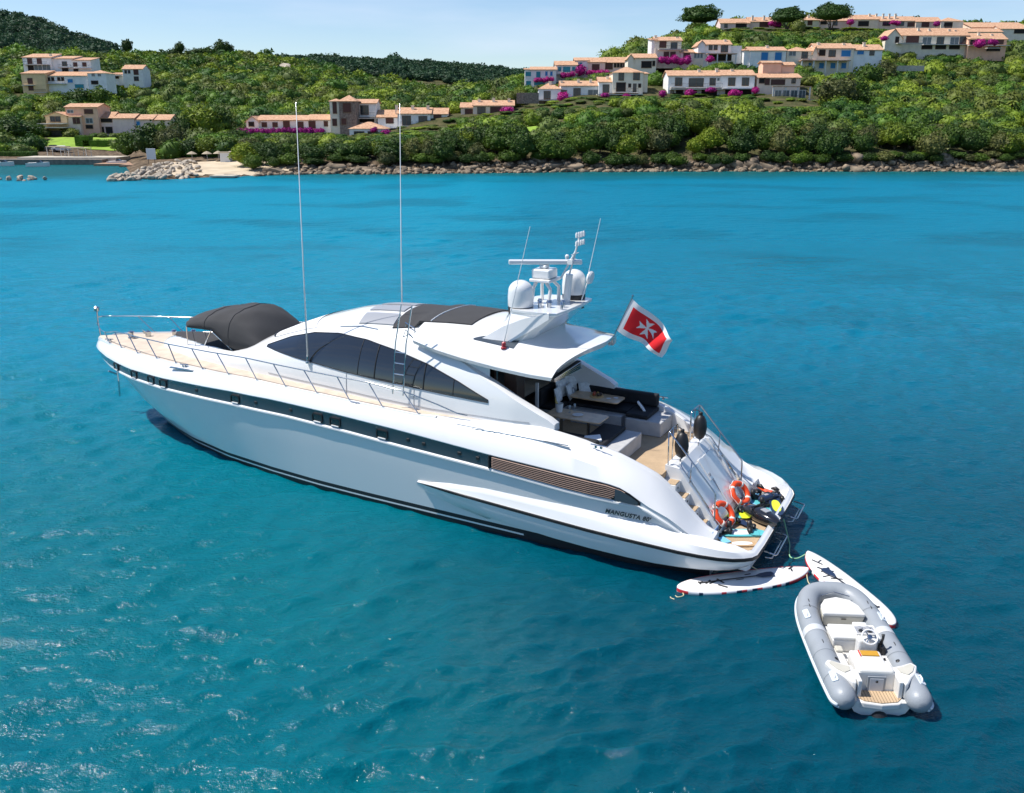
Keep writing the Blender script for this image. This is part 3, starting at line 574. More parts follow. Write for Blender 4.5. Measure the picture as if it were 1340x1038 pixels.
def tree(a, Y, wpx, toprow, tone, label, group, name='shore_tree', kind='tree'):
    x = px(a, toprow, Y).x; z = ground(x, Y); z1 = rowz(toprow, Y); r = wpx/1255*Y/2; H = max(z1-z, 1.5); rz = min(r*1.25, H*.56)
    root = empty(name, (x,Y,z), random.uniform(0,6.28)); tag(root, label, kind, group)
    c = bpy.data.objects.new('crown', TREE_ME[(random.randrange(3), tone)]); COL.objects.link(c); c.parent = root
    c.scale = (r*1.02, r*1.02, rz*1.15); c.location = (0,0,H-rz*1.0)
    t = bpy.data.objects.new('trunk', random.choice(TRUNKS)); COL.objects.link(t); t.parent = root; t.scale = (r*.8, r*.8, max(H-rz*.6, 1))
    return root
ENV = ([100,150,230,300,345,400,430,470,520,560,600,640,690,720,760,830,900,950,1000,1050,1100,1150,1250,1340,1500],
       [200,180,172,182,184,186,186,183,178,178,168,160,160,180,164,150,138,138,145,155,164,158,160,166,160])
NEARW = [((345,440),'long white house'),((440,520),'grey stone tower'),((520,600),'white seaside villa'),((600,690),'pink bungalow'),((690,800),'lower white row house'),((800,870),'cream villa'),((870,990),'long white two-storey row house'),((990,1080),'glazed veranda'),((1080,1180),'clipped hedges'),((1180,1420),'far right slope')]
TN = ['bright green','mid green','dark green','grey-olive']
a = 322.0
while a < 1400:
    for row_ in range(4):
        sy = float(np.interp(a, [300,345,400,500,600,690,1500], [172,175,178,178,180,183,186])); Y = sy+6+row_*7.5+random.uniform(-3.5,3.5); aa = a+random.uniform(-9,9)+row_*7
        env = float(np.interp(aa, *ENV)); wp = random.uniform(26,46); z_ = ground(col2x(aa,Y), Y); H_ = wp/1255*Y*random.uniform(.8,1.05); row_t = topx((0,Y,z_+H_))[1]; top = max(env+random.uniform(0,4), row_t)
        if topx((0,Y,z_+1.6))[1] < env: continue
        if 385 < aa < 436 and row_ >= 2: continue
        if 676 < aa < 742 and row_ >= 2: continue
        tone = random.choices([0,1,2,3], [2,4,5,2])[0]
        nb = next((n for (lo,hi), n in NEARW if lo <= aa < hi), 'long white house')
        tree(aa, Y, wp, top, tone, '%s tree %s below the %s' % (TN[tone], ('by the rocks','low on the bank','halfway up the bank','high on the bank')[row_], nb), 'rounded trees along the shore')
    sh_ = float(np.interp(a, [300,345,400,500,600,690,1500], [172,175,178,178,180,183,186]))
    for _ in range(1):
        aa = a+random.uniform(-12,12); tone = random.choice([1,2,2,3]); tree(aa, sh_+random.uniform(1.2,3.5), random.uniform(22,36), random.uniform(196,203) if aa > 480 else random.uniform(199,206), tone, '%s low bush at the waterline below the %s' % (TN[tone], next((n for (lo,hi), n in NEARW if lo <= aa < hi), 'long white house')), 'low bushes at the waterline', name='shore_bush', kind='bush')
    a += random.uniform(15,21)
for (a, Y, w_, top, tone, lab) in [
 (262,236,62,134,0,'tallest bright green tree with a double crown behind the beach'),(288,240,38,138,1,'narrow green tree right of the tallest tree behind the beach'),
 (238,232,40,150,2,'dark green tree left of the tallest tree behind the beach'),(190,214,48,160,2,'broad dark tree at the left end of the beach'),(222,210,44,162,3,'grey-olive tree behind the white beach sign'),
 (163,222,34,172,1,'green tree beside the pink arches'),(250,205,40,180,2,'low dark tree in the middle of the beach'),(272,203,40,178,0,'bright low tree in the middle of the beach'),(300,203,44,176,1,'rounded green tree above the beach umbrellas'),
 (324,200,36,180,3,'olive tree at the right end of the beach'),(205,222,34,158,1,'mid green tree behind the beach sign'),(310,222,40,168,2,'dark tree left of the bougainvillea terrace'),
 (10,262,60,152,2,'big dark tree at the far left of the bay'),(36,268,42,158,2,'dark tree left of the pink house terrace'),(-20,250,60,160,1,'green tree cut by the left edge of the frame'),
 (1138,288,44,82,1,'green tree against the white gable right of the long veranda'),(1160,296,36,78,3,'olive tree beyond the white gable'),(72,338,40,119,1,'green tree below the blue door of the left hillside villa'),(104,337,46,115,2,'dark tree below the lower villa on the left hillside'),(128,338,36,112,1,'green tree at the right corner of the lower left villa'),(44,335,34,126,0,'bright tree below the ochre block on the left hillside'),
 (1128,236,44,146,1,'green tree right of the glazed veranda'),(1098,246,60,98,3,'large grey-olive tree right of the salmon villa'),(1122,250,44,100,1,'green tree behind the clipped hedges')]:
    tree(a, Y, w_, top, tone, lab, 'trees standing apart', name='broad_tree')
# stone pines on the skyline
M_PINE = leaf_mat('pine_needles', (.045,.095,.02), rand=.1)
def stone_pine(a, Y, wpx, top, bot, base, label, ns):
    x = px(a, top, Y).x; z = rowz(base, Y)-.5; root = empty('stone_pine', (x,Y,z)); tag(root, label, 'pine tree', 'stone pines on the skyline')
    r = wpx/1255*Y/2; zt = rowz(top, Y)-z; zb_ = rowz(bot, Y)-z; hh = (zt-zb_)/2
    V, F = crown(ns, 2600, .05, K=34, sub=3, sig=.25, lumpa=.30); V = V.copy(); V[:,2] = np.where(V[:,2] < 0, V[:,2]*.45, V[:,2]); V = V*np.array([r*1.22,r*1.22,hh*2.3])+np.array([0,0,zb_+hh*.30])
    bulk('crown', V, F, M_PINE, parent=root)
    for k in range(5):
        t = k*1.26+ns; mb = MB(); mb.tube([(math.cos(t)*r*.06,math.sin(t)*r*.06,-.5),(math.cos(t)*r*.12,math.sin(t)*r*.12,zb_*.45),(math.cos(t)*r*.6,math.sin(t)*r*.6,zb_+hh*.5)], [.22,.18,.1], 7); mb.build('trunk', M_BARK, root)
    return root
stone_pine(917, 385, 50, 8, 27, 41, 'umbrella-shaped stone pine standing alone, leftmost on the right skyline', 11)
stone_pine(1032, 392, 42, 10.5, 27, 38, 'smaller umbrella-shaped stone pine between the ridge-top houses', 12)
stone_pine(1090, 388, 46, 6, 24, 38, 'umbrella-shaped stone pine in front of the pink ridge-top house', 13)
# trees standing up from the left skyline
for (a, Y, w_, top, lab) in [(234,500,15,54,'small dark pine poking above the left skyline'),(228,500,25,62,'low dark tree beside the small pine on the left skyline'),(256,505,27,62,'rounded dark tree on the left skyline'),(288,508,20,51,'tallest dark pine of the left skyline'),(297,510,20,55,'dark pine right of the tallest one on the left skyline'),(272,508,27,60,'low dark tree left of the tallest skyline pine'),(165,640,17,50,'dark tree on the saddle below the far hill')]:
    tree(a, Y, w_, top, 2, lab, None, name='skyline_tree')

# bougainvillea
M_BOUG = leaf_mat('bougainvillea_flowers', (.36,.015,.22), rand=.2, trans=.2)
def bougain(a0, a1, b0, b1, Y, label):
    x0, x1 = px(a0, b0, Y).x, px(a1, b0, Y).x; zt, zb_ = rowz(b0, Y), rowz(b1, Y); zt += .25*(zt-zb_); h = (zt-zb_)/2; n = max(1, int((x1-x0)/(h*1.3)))
    L4 = [[],[],[],0]
    for i in range(n):
        xx = x0+h*.6+(x1-x0-h*1.2)*(i+.5)/n if n > 1 else (x0+x1)/2; rx = max(h, (x1-x0)/n*.62)
        put(L4, crown(500+i%5, 260, .12, K=14, sub=2), (min(rx, h*1.5), h*random.uniform(.85,1.1)), (xx, Y+random.uniform(-.4,.4), (zt+zb_)/2+random.uniform(-.2,.2)*h), PAL[0], rng)
    return tag(bulk('bougainvillea', np.vstack(L4[0])-np.array([x0,Y,zb_]), np.vstack(L4[1]), M_BOUG), label, 'bougainvillea') , (x0,Y,zb_)
for q in [(301,428,169.5,179,244,'long magenta bougainvillea hedge on the terrace of the long white house'),(483,495,168,175,236,'small magenta bush left beside the white pavilion'),(497,513,172,181,236,'magenta bush on the terrace right of the white pavilion'),
 (551,570,166,178,247.5,'magenta bougainvillea below the balcony of the seaside villa'),(655,673,141,153,249,'magenta bougainvillea at the right end of the pink bungalow'),(697,727,102.5,110,298,'magenta hedge under the turquoise shutters of the corner house'),
 (731,755,95.5,104,303,'magenta hedge under the bright turquoise windows'),(752,764,87,104,306,'tall magenta climber between two hillside row houses'),(765,800,92.5,101,306,'long magenta hedge below the brown-shuttered row house'),
 (729,745,124,140,264,'round magenta bush on the lower white row house'),(786,797,122.5,131,262,'small magenta bush under the canopy of the cream villa'),(815,825,122.5,130,262,'small magenta bush right under the cream villa canopy'),
 (858,908,76,88,292,'wide magenta hedge in front of the tall beige house'),(925,934,73,84,292,'magenta climber on the white gabled house porch'),(898,909,117,130,262,'magenta bush left of the row house veranda'),(924,937,114,124,262,'magenta climber in the middle of the row house veranda'),
 (953,972,118,130,261,'arching magenta bush on the right veranda of the row house'),(984,993,116,126,262,'small magenta bush at the right end of the row house'),(1004,1025,29,38,396,'magenta bush below the ridge-top house beside a stone pine'),
 (1036,1050,31,36,396,'low magenta bush right of the middle stone pine'),(1108,1118,27,36,400,'magenta bush right of the rightmost stone pine'),(1163,1180,28,36,402,'magenta bush in front of the chimney row house'),(1222,1231,28,36,402,'magenta climber on the ridge-top octagonal house'),
 (1153,1162,47,56,342,'pale magenta bush left of the loggia house'),(1276,1290,52,65,339,'round magenta bush on the right terrace house'),(1291,1308,53,62,339,'wider magenta bush on the right end of the terrace house'),(-6,12,179,191,250,'magenta bush at the left edge of the bay'),(862,872,120,130,262,'magenta bush left of the long row house')]:
    ob, loc = bougain(*q); ob.location = loc
# clipped hedges
M_HEDGE = leaf_mat('clipped_hedge', (.075,.15,.02), rand=.15)
def hedge(a0, a1, b0, b1, Y, dep, label):
    p0, p1 = px(a0,b0,Y), px(a1,b0,Y); zb_ = rowz(b1, Y)-1; w_ = p1.x-p0.x; h = p0.z-zb_; g = np.random.default_rng(int(a0)+5000)
    mb = MB(); mb.box(-w_/2+.15, w_/2-.15, -dep/2+.15, dep/2-.15, 0, h-.15); n = int((w_*dep+2*w_*h)*10); V = []; 
    P = g.uniform(-.5,.5,(n,3)); f_ = g.integers(0,3,n); P[f_==0,2] = .5; P[f_==1,1] = -.5; P[f_==2,1] = np.where(g.random((f_==2).sum())<.5, -.5, .5); P = P*np.array([w_,dep,h])+np.array([0,0,h/2])+g.normal(0,.05,(n,3))
    for p in P: u = unit(3,g)*.17; V += [tuple(p+u[0]), tuple(p+u[1]), tuple(p+u[2])]
    mb.add(V, [(3*i,3*i+1,3*i+2) for i in range(n)])
    o = mb.build('hedge', M_HEDGE, fix=False); o.location = ((p0.x+p1.x)/2, Y, zb_); return tag(o, label, 'hedge', 'clipped hedges')
for q in [(-40,40,186,193,240,3,'upper clipped hedge at the left edge of the bay'),(-40,46,198,206,222,3,'lower clipped hedge behind the left quay'),(25,58,183,190,250,3,'short clipped hedge left of the lawn'),(99,119,177.5,186,262,3,'low clipped bush on the lawn'),
 (110,146,183,188,262,3,'flat clipped hedge on the right of the lawn'),(1078,1102,124,134,252,3,'upper flat clipped hedge right of the glazed veranda'),(1076,1106,135,152,246,3,'large flat clipped hedge below the upper one'),(1105,1122,140,154,240,4,'round clipped hedge right of the large flat one'),
 (1118,1146,137,150,244,3,'long clipped hedge on the right slope'),(816,878,131,137,256,3,'long flat hedge below the cream villa'),(1085,1130,152,158,238,3,'low clipped hedge above the stone terrace'),(406,432,179,188,232,3,'flat clipped hedge right of the terrace steps'),(399,424,189,198,218,3,'rounded clipped hedge beside the steps')]: hedge(*q)

# ------------------------------------------------------------ rocks
M_ROCK = mat('granite', (.13,.10,.07), .95, var=.5, vscale=1.3, bump=1, bscale=3.5, col2=(.33,.25,.17)); M_ROCKP = mat('pale_riprap', (.36,.31,.245), .95, var=.35, vscale=1.5, bump=.8, bscale=4)
def rock_mesh(seed, m):
    g = np.random.default_rng(seed); V, F = ICO2; V = V.copy(); 
    for k in range(11):
        n = unit(1, g)[0]; d = V@n; lim = g.uniform(.4,.75); V = V-np.outer(np.maximum(d-lim, 0), n)
    V = V*np.array([1.0, g.uniform(.6,.9), g.uniform(.5,.75)])+g.normal(0,.015,V.shape)
    return mesh_of(V, F, m)
RK = [rock_mesh(i, M_ROCK) for i in range(6)]; RP = [rock_mesh(40+i, M_ROCKP) for i in range(5)]
def rock(x, y, z, s, meshes, label, group, name='boulder'):
    o = bpy.data.objects.new(name, random.choice(meshes)); COL.objects.link(o); o.location = (x,y,z); o.scale = (s*random.uniform(.8,1.3), s, s*random.uniform(.8,1.2)); o.rotation_euler = (random.uniform(-.3,.3), random.uniform(-.3,.3), random.uniform(0,6.28)); tag(o, label, 'rock', group)
for i in range(150):
    t = random.random(); a = 134+t*120; y0 = 155+t*9; y1 = 160+min(t*1.25,1)*40; yy = y0+(y1-y0)*random.random()**1.4; x = col2x(a, yy)
    rock(x, yy, max(ground(x,yy), 0)+random.uniform(-.05,.45), random.uniform(.6,1.15), RP, 'pale boulder in the breakwater at the tip of the beach', 'pale breakwater boulders')
for i in range(22):
    a = random.uniform(-60,48); yy = random.uniform(156,160); rock(col2x(a,yy), yy, random.uniform(0,.45), random.uniform(.6,.95), RP, 'pale boulder in the short breakwater at the left edge', 'boulders of the short left breakwater')
def shore_y(a): return float(np.interp(a, TA, [next(q[0] for q in TERR[k] if q[1]=='z' and q[2]>=0) for k in TA]))
for i in range(122):
    a = random.uniform(345,1400); big = (670 < a < 765) or (955 < a < 1010) or (1110 < a < 1160) or (1215 < a < 1250)
    yy = shore_y(a)+random.uniform(-1.5, 5 if big else 3); x = col2x(a, yy); s = random.uniform(.8,1.3)*(1.7 if big and random.random()<.5 else 1)
    rock(x, yy, max(ground(x,yy),0)+.1*s, s, RK, 'weathered brown boulder on the rocky waterline below the trees', 'brown boulders along the waterline')
for i in range(34):
    a = [352,405,432,470,520,560,600,642,676,690,705,722,738,752,790,820,856,880,910,940,962,975,990,1004,1040,1080,1118,1135,1150,1190,1222,1240,1290,1330][i]+random.uniform(-5,5); yy = shore_y(a)+random.uniform(1.5,3.5); x = col2x(a,yy); s = random.uniform(1.1,1.9)*(1.35 if 660 < a < 760 or 950 < a < 1010 else 1)
    o = bpy.data.objects.new('rock_ledge', random.choice(RK)); COL.objects.link(o); o.location = (x,yy,.5); o.scale = (s*random.uniform(1.6,2.6), s, s*random.uniform(.9,1.3)); o.rotation_euler = (random.uniform(-.2,.2), random.uniform(-.25,.25), random.uniform(-.4,.4)); tag(o, 'long weathered rock ledge jutting from under the bushes at the waterline', 'rock', 'rock ledges under the shore bushes')
VS_, FS_ = [], []; no = 0
for i in range(800):
    a = random.uniform(330,1450); yy = shore_y(a)+random.uniform(-2, 4); x = col2x(a, yy); s = random.uniform(.2,.75); V, F = ICO1; R_ = np.array(Matrix.Rotation(random.uniform(0,6.28),3,'Z')@Matrix.Rotation(random.uniform(-.5,.5),3,'X'))
    V = (V+rng.normal(0,.16,V.shape))*np.array([s*1.3,s,s*.75])@R_.T+np.array([x,yy,max(ground(x,yy),0)+.05]); VS_.append(V); FS_.append(F+no); no += len(V)
tag(bulk('shore_stones', np.vstack(VS_), np.vstack(FS_), M_ROCK), 'small brown stones strewn along the waterline below the trees', 'stones', kind='stuff')
x_=col2x(376,470); rock(x_, 470, ground(x_,470)+2, 5.5, RP, 'large pale granite outcrop on the green hillside', None, 'rock_outcrop')
# ------------------------------------------------------------ small shore things
M_QUAY = mat('quay_stone', (.20,.17,.14), .95, var=.3, vscale=1, bump=.6, bscale=5); M_PAVE = mat('pale_paving', (.50,.45,.36), .9, var=.15, vscale=1)
q0, q1 = col2x(-420,208), col2x(126,208)
mb = MB(); mb.box(q0, q1, 208, 211, -1, 1.15); tag(mb.build('quay_wall', M_QUAY, bevel=.05), 'dark stone quay wall along the left bay', 'quay')
mb = MB(); mb.box(col2x(20,213), col2x(150,213), 211.01, 219, -1, 1.45); tag(mb.build('quay_paving', M_PAVE), kind='structure')
mb = MB(); mb.box(col2x(122,206), col2x(172,206), 203, 211, -1, .45); mb.box(col2x(150,200), col2x(200,200), 199, 202.9, -1, .42); tag(mb.build('landing_stage', mat('reddish_landing', (.36,.22,.14), .9, var=.2)), 'reddish low landing stage at the left bay', 'jetty')
mb = MB(); mb.box(-2.2, 2.2, -1.6, 1.6, .0, .28); mb.box(-1.9,1.9,-1.4,1.4,.28,.34); o = mb.build('floating_dock', M_PAVE, bevel=.04); o.location = (col2x(289,166),165,.12); tag(o, 'grey floating dock in front of the beach', 'dock')
M_CANVAS = mat('pale_canvas', (.36,.30,.21), .9)
def parasol(a, Y, h, r, label, m=M_CANVAS):
    x = col2x(a,Y); z = ground(x,Y); root = empty('beach_parasol', (x,Y,z)); tag(root, label, 'parasol', 'parasols on the beach'); mb = MB(); mb.tube([(0,0,-.2),(0,0,h)], .04, 6); mb.build('pole', M_FRAME, root)
    mb = MB(); mb.lathe([(r,h-.55),(r*.5,h-.2),(.03,h)], 10); mb.build('canopy', m, root)
for i, (a, lb) in enumerate([(246,'leftmost thatched parasol on the beach'),(266,'second thatched parasol from the left on the beach'),(281,'third thatched parasol on the beach'),(297,'rightmost thatched parasol, right of the white beach hut')]): parasol(a, 197-i, 2.0, 1.1, lb)
def simple(name, a, Y, parts, label, cat, zoff=0, rz=0):
    x = col2x(a,Y); root = empty(name, (x,Y,ground(x,Y)+zoff), rz); tag(root, label, cat)
    for pn, bx, m in parts:
        for b in bx: mb = MB(); mb.box(*b); mb.build(pn, m, root, bevel=.02)
    return root
M_WHITEP = mat('white_paint', (.72,.72,.70), .5)
simple('beach_sign', 192, 196, [('board',[(-.95,.95,-.05,.05,.9,3.1)],M_WHITEP),('post',[(-.7,-.6,-.12,-.055,0,.95),(.6,.7,-.12,-.055,0,.95)],M_IRON)], 'white sign board standing at the left end of the beach', 'sign')
simple('beach_hut', 291, 193, [('wall',[(-1,1,-.8,.8,0,1.9)],M_WHITEP),('roof',[(-1.2,1.2,-1,1,1.9,2.0)],M_CANVAS)], 'little white hut at the back of the beach', 'hut')
for i,a in enumerate((70,88,98)): simple('sunshade', a, 219-i, [('canopy',[(-2.2,2.2,-1.5,1.5,2.1,2.25)],M_CANVAS),('post',[(x-.05,x+.05,y-.05,y+.05,0,2.098) for x in (-2,2) for y in (-1.3,1.3)],M_FRAME)], ('pale sunshade on the quay beside the parked car','pale sunshade in the middle of the quay','pale sunshade at the right end of the quay')[i], 'sunshade', .2)
def car(a, Y, rz, m, label):
    x = col2x(a,Y); root = empty('parked_car', (x,Y,ground(x,Y)+.15), rz); tag(root, label, 'car')
    prof = [(-2.1,.3),(-2.1,.8),(-1.95,.92),(-1.2,1.0),(-.7,1.42),(.7,1.42),(1.35,.95),(2.05,.82),(2.1,.3)]
    mb = MB(); mb.add([(p[0],-.85,p[1]) for p in prof]+[(p[0],.85,p[1]) for p in prof], [tuple(range(9)), tuple(range(9,18))[::-1]]+[(i,(i+1)%9,9+(i+1)%9,9+i) for i in range(9)]); mb.build('body', m, root, bevel=.06)
    mb = MB(); mb.add([(-1.1,-.87,1.02),(-.68,-.87,1.34),(.66,-.87,1.34),(1.2,-.87,1.02),(-1.1,.87,1.02),(-.68,.87,1.34),(.66,.87,1.34),(1.2,.87,1.02)], [(0,1,2,3),(7,6,5,4),(0,3,7,4),(1,5,6,2),(0,4,5,1),(3,2,6,7)]); mb.build('window', M_GLASSD, root)
    for wx in (-1.35,1.35):
        for wy in (-.82,.82): mb = MB(); mb.lathe([(.2,-.1),(.33,-.1),(.33,.1),(.2,.1)], 14, Matrix.Translation((wx,wy,.33))@Matrix.Rotation(math.pi/2,4,'X')); mb.build('wheel', M_IRON, root)
car(64, 238, .5, mat('dark_car_paint', (.03,.035,.04), .25, coat=1), 'dark car parked beside the lawn'); car(74, 237, .1, M_WHITEP, 'white car parked right of the dark car by the lawn')
def small_boat(a, Y, label, L_=5):
    root = empty('moored_motorboat', (col2x(a,Y),Y,0), .1); tag(root, label, 'boat'); rows = []
    for i in range(9):
        t = i/8; wv = 1.0*math.sqrt(max(0,1-t**3)); rows.append([(t*L_-L_/2,-wv,.75+.2*t),(t*L_-L_/2,-wv*.85,.0),(t*L_-L_/2,0,-.25),(t*L_-L_/2,wv*.85,.0),(t*L_-L_/2,wv,.75+.2*t),(t*L_-L_/2,0,.72+.2*t)])
    mb = MB(); mb.grid(rows, closed=True); mb.add(rows[0], [tuple(range(6))]); mb.build('hull', M_WHITEP, root, smooth=False)
    mb = MB(); mb.hexa([(-.2,-.6,.75),(1.0,-.5,.75),(1.0,.5,.75),(-.2,.6,.75),(0,-.5,1.25),(.4,-.4,1.25),(.4,.4,1.25),(0,.5,1.25)]); mb.build('windshield', M_GLASSD, root)
small_boat(41, 201, 'small white motorboat moored at the left quay', 4.6); small_boat(-6, 203, 'small white motorboat at the left edge of the frame', 4.6); small_boat(146, 208, 'white tender pulled up at the landing stage', 4)
# steps and stone terraces
mb = MB()
for i in range(14): yy = 184+i*1.9; x = col2x(399-i*.5+4*math.sin(i*.8), yy); zz = ground(x,yy); mb.box(x-.9, x+.9, yy-1, yy+1.2, zz-.6, zz+.22)
tag(mb.build('stone_steps', M_PAVE), 'pale stone steps winding up from the water to the terrace', 'steps')
def wallrow(a0,a1,row,Y,h,label,m=WALLM['stone']):
    p0,p1 = px(a0,row,Y),px(a1,row,Y); mb = MB(); mb.box(0,p1.x-p0.x,0,.5,-h-1,0); o = mb.build('garden_wall', m); o.location = (p0.x,Y,p0.z); tag(o,label,'wall')
wallrow(1072,1112,157,232,1.6,'low stone terrace wall below the clipped hedges'); wallrow(54,90,171,282,2.5,'dark stone wall under the ochre terrace',WALLM['darkstone']); wallrow(1196,1232,147,240,1.2,'pale garden wall with a low terrace on the right slope',M_PAVE); wallrow(1172,1210,86,300,.6,'pale pool terrace wall below the loggia house',M_PAVE); wallrow(676,705,121.5,262,1.8,'stone garden wall left of the lower white row house'); wallrow(300,430,180,240,1.2,'low white wall of the bougainvillea terrace',WALLM['white'])
# palms on the right slope
M_PALM = leaf_mat('palm_fronds', (.13,.18,.03), rand=.2)
def palm(a, Y, h, label):
    x = col2x(a,Y); z = ground(x,Y); root = empty('palm_tree', (x,Y,z), random.uniform(0,6)); tag(root, label, 'palm tree', 'palms on the right slope'); mb = MB(); mb.tube([(0,0,-.3),(.1,0,h*.5),(0,0,h)], [.2,.16,.14], 7); mb.build('trunk', M_BARK, root)
    mb = MB()
    for k in range(20):
        t = k*2.4; el = .9-1.3*(k/20); L_ = 2.1; prev = None
        for j in range(7):
            s = j/6; r = L_*s*math.cos(el*(1-s*.3)); zz = h+L_*s*math.sin(el)-1.5*s*s; wv = .38*math.sin(math.pi*min(.97,s+.1)); c = Vector((r*math.cos(t), r*math.sin(t), zz)); n = Vector((-math.sin(t), math.cos(t), 0))
            cur = (c+n*wv-Vector((0,0,wv*.5)), c, c-n*wv-Vector((0,0,wv*.5)))
            if prev: mb.add([prev[0],prev[1],prev[2],cur[0],cur[1],cur[2]], [(0,1,4,3),(1,2,5,4)])
            prev = cur
    mb.build('crown', M_PALM, root, fix=False)
for q in [(1218,236,4,'palm above the pale garden wall, left of the others'),(1248,238,4.5,'tallest palm right of the pale garden wall'),(1283,228,4,'palm on the slope near the right edge, left of a close pair'),(1304,226,3.6,'left palm of the close pair near the right edge'),(1322,227,3.6,'right palm of the close pair near the right edge'),(1181,243,4.2,'slim palm left of the stone terrace on the right slope'),(1195,306,4,'palm beside the pool terrace below the loggia house')]: palm(*q)
# ============================================================ motor yacht (x = towards the bow, y = port, z = up)
def ip(x, P):
    P = P if P[0][0] <= P[-1][0] else P[::-1]
    return float(np.interp(x, [p[0] for p in P], [p[1] for p in P]))
def gel():
    m, t, b = nt('white_gelcoat'); b.inputs['Base Color'].default_value = (.74,.74,.73,1); b.inputs['Roughness'].default_value = .15; b.inputs['Coat Weight'].default_value = .6; b.inputs['Coat Roughness'].default_value = .05
    tcn = t.nodes.new('ShaderNodeTexCoord'); n = t.nodes.new('ShaderNodeTexNoise'); n.inputs['Scale'].default_value = .35; n.inputs['Detail'].default_value = 3; t.links.new(tcn.outputs['Object'], n.inputs['Vector'])
    x = t.nodes.new('ShaderNodeMix'); x.data_type = 'RGBA'; x.inputs[6].default_value = (.715,.72,.715,1); x.inputs[7].default_value = (.755,.755,.745,1); t.links.new(n.outputs['Fac'], x.inputs[0]); t.links.new(x.outputs[2], b.inputs['Base Color'])
    return m
G_WHITE = gel(); G_STRIPE = mat('dark_hull_band', (.052,.066,.080), .14, coat=.8); G_BLACK = mat('black_rubber', (.012,.012,.013), .45); G_ANTI = mat('antifouling', (.012,.014,.018), .6)
G_STEEL = mat('stainless', (.50,.51,.52), .14, metal=1); G_GLASS = mat('tinted_glass', (.012,.015,.018), .04, coat=1); G_DARKCLOTH = mat('charcoal_canvas', (.042,.042,.044), .9, var=.05, vscale=2, bump=.25, bscale=60)
G_BLACKCUSH = mat('black_cushion', (.010,.011,.014), .8, var=.3, vscale=5); G_GREYUPH = mat('pale_upholstery', (.42,.42,.42), .85, var=.06, vscale=6); G_CUSH = mat('grey_cushion', (.72,.74,.74), .9, var=.12, vscale=12, bump=.4, bscale=30)
G_DARKIN = mat('dark_interior', (.014,.012,.011), .5); G_BROWN = mat('dark_wood', (.05,.025,.017), .35); G_COPPER = mat('louvre_slat', (.36,.25,.20), .5); G_GREYPANEL = mat('grey_hatch', (.30,.31,.33), .35); G_ORANGE = mat('orange_plastic', (.80,.075,.015), .38); G_RED = mat('flag_red', (.74,.008,.014), .8)
def teak():
    m, t, b = nt('teak_deck'); N = t.nodes.new; L = t.links.new; b.inputs['Roughness'].default_value = .75; tcn = N('ShaderNodeTexCoord')
    w = N('ShaderNodeTexWave'); w.bands_direction = 'Y'; w.inputs['Scale'].default_value = 5.5; w.inputs['Distortion'].default_value = 0; L(tcn.outputs['Object'], w.inputs['Vector'])
    r = N('ShaderNodeValToRGB'); e = r.color_ramp.elements; e[0].position = .02; e[0].color = (.10,.065,.04,1); e[1].position = .10; e[1].color = (.50,.36,.22,1); L(w.outputs['Fac'], r.inputs[0])
    n = N('ShaderNodeTexNoise'); n.inputs['Scale'].default_value = 3; n.inputs['Detail'].default_value = 6; L(tcn.outputs['Object'], n.inputs['Vector'])
    h = N('ShaderNodeHueSaturation'); mr = N('ShaderNodeMapRange'); mr.inputs[3].default_value = .75; mr.inputs[4].default_value = 1.2; L(n.outputs['Fac'], mr.inputs[0]); L(mr.outputs[0], h.inputs['Value']); L(r.outputs[0], h.inputs['Color']); L(h.outputs[0], b.inputs['Base Color'])
    return m
G_TEAK = teak(); G_DECKTEAK = mat('bleached_teak', (.54,.45,.355), .8, var=.1, vscale=3); G_TABLE = mat('table_wood', (.60,.42,.26), .35, var=.15, vscale=5, coat=.3)
YROOT = empty('motor_yacht', (6.7766, 21.2371, 0), 2.6525)
tag(YROOT, 'long white motor yacht with a dark hull band, anchored in the turquoise bay', 'yacht')
def yw(u, v, z):   # yacht point -> world
    return YROOT.matrix_basis @ Vector((u, v, z))

VW = [(1.1,2.2),(2.5,2.5),(5.6,2.62),(9.3,2.54),(11,2.5),(12.8,2.42),(14.7,2.23),(16.9,1.9),(18.8,1.38),(20.2,.8),(21.2,.33),(21.9,0)]
VST = [(1.1,2.45),(2,2.72),(4,2.87),(12,2.87),(15,2.8),(17,2.65),(19,2.4),(21,1.95),(22,1.65),(23,1.27),(24,.8),(24.5,.48),(24.75,.25),(24.9,0)]
ZSB = [(1.1,.75),(1.5,1.0),(2,1.35),(2.7,1.69),(4.7,1.78),(6.8,1.94),(9.5,2.09),(11.5,2.22),(13.5,2.31),(15.5,2.33),(17.5,2.30),(19,2.27),(21,2.24),(23,2.28),(24.9,2.38)]
ZST = [(1.1,.78),(1.5,1.05),(2,1.45),(2.66,1.72),(2.9,1.88),(3.2,2.03),(3.6,2.11),(4.7,2.17),(6.8,2.28),(9.6,2.49),(11.7,2.61),(14,2.68),(15.8,2.67),(17.5,2.61),(19.5,2.53),(21,2.48),(23,2.50),(24.9,2.56)]
ZG = [(1.1,.90),(1.25,.95),(1.45,1.04),(1.8,1.36),(2.15,1.70),(2.6,2.10),(3.1,2.36),(3.7,2.62),(4.6,2.84),(5.6,3.0),(7,2.95),(9,2.9),(11,2.95),(12.5,3.0),(15,3.05),(18,3.02),(20,2.99),(22,2.95),(24,2.86),(24.9,2.78)]
VD = [(1.1,1.85),(2.6,1.88),(3.2,2.02),(4,2.18),(5.5,2.28),(6.6,2.35),(8,2.5),(9.5,2.6),(12,2.6),(14,2.55),(15,2.5),(17,2.35),(19,2.1),(21,1.7),(22,1.4),(23,1.05),(24,.6),(24.5,.33),(24.75,.15),(24.9,0)]
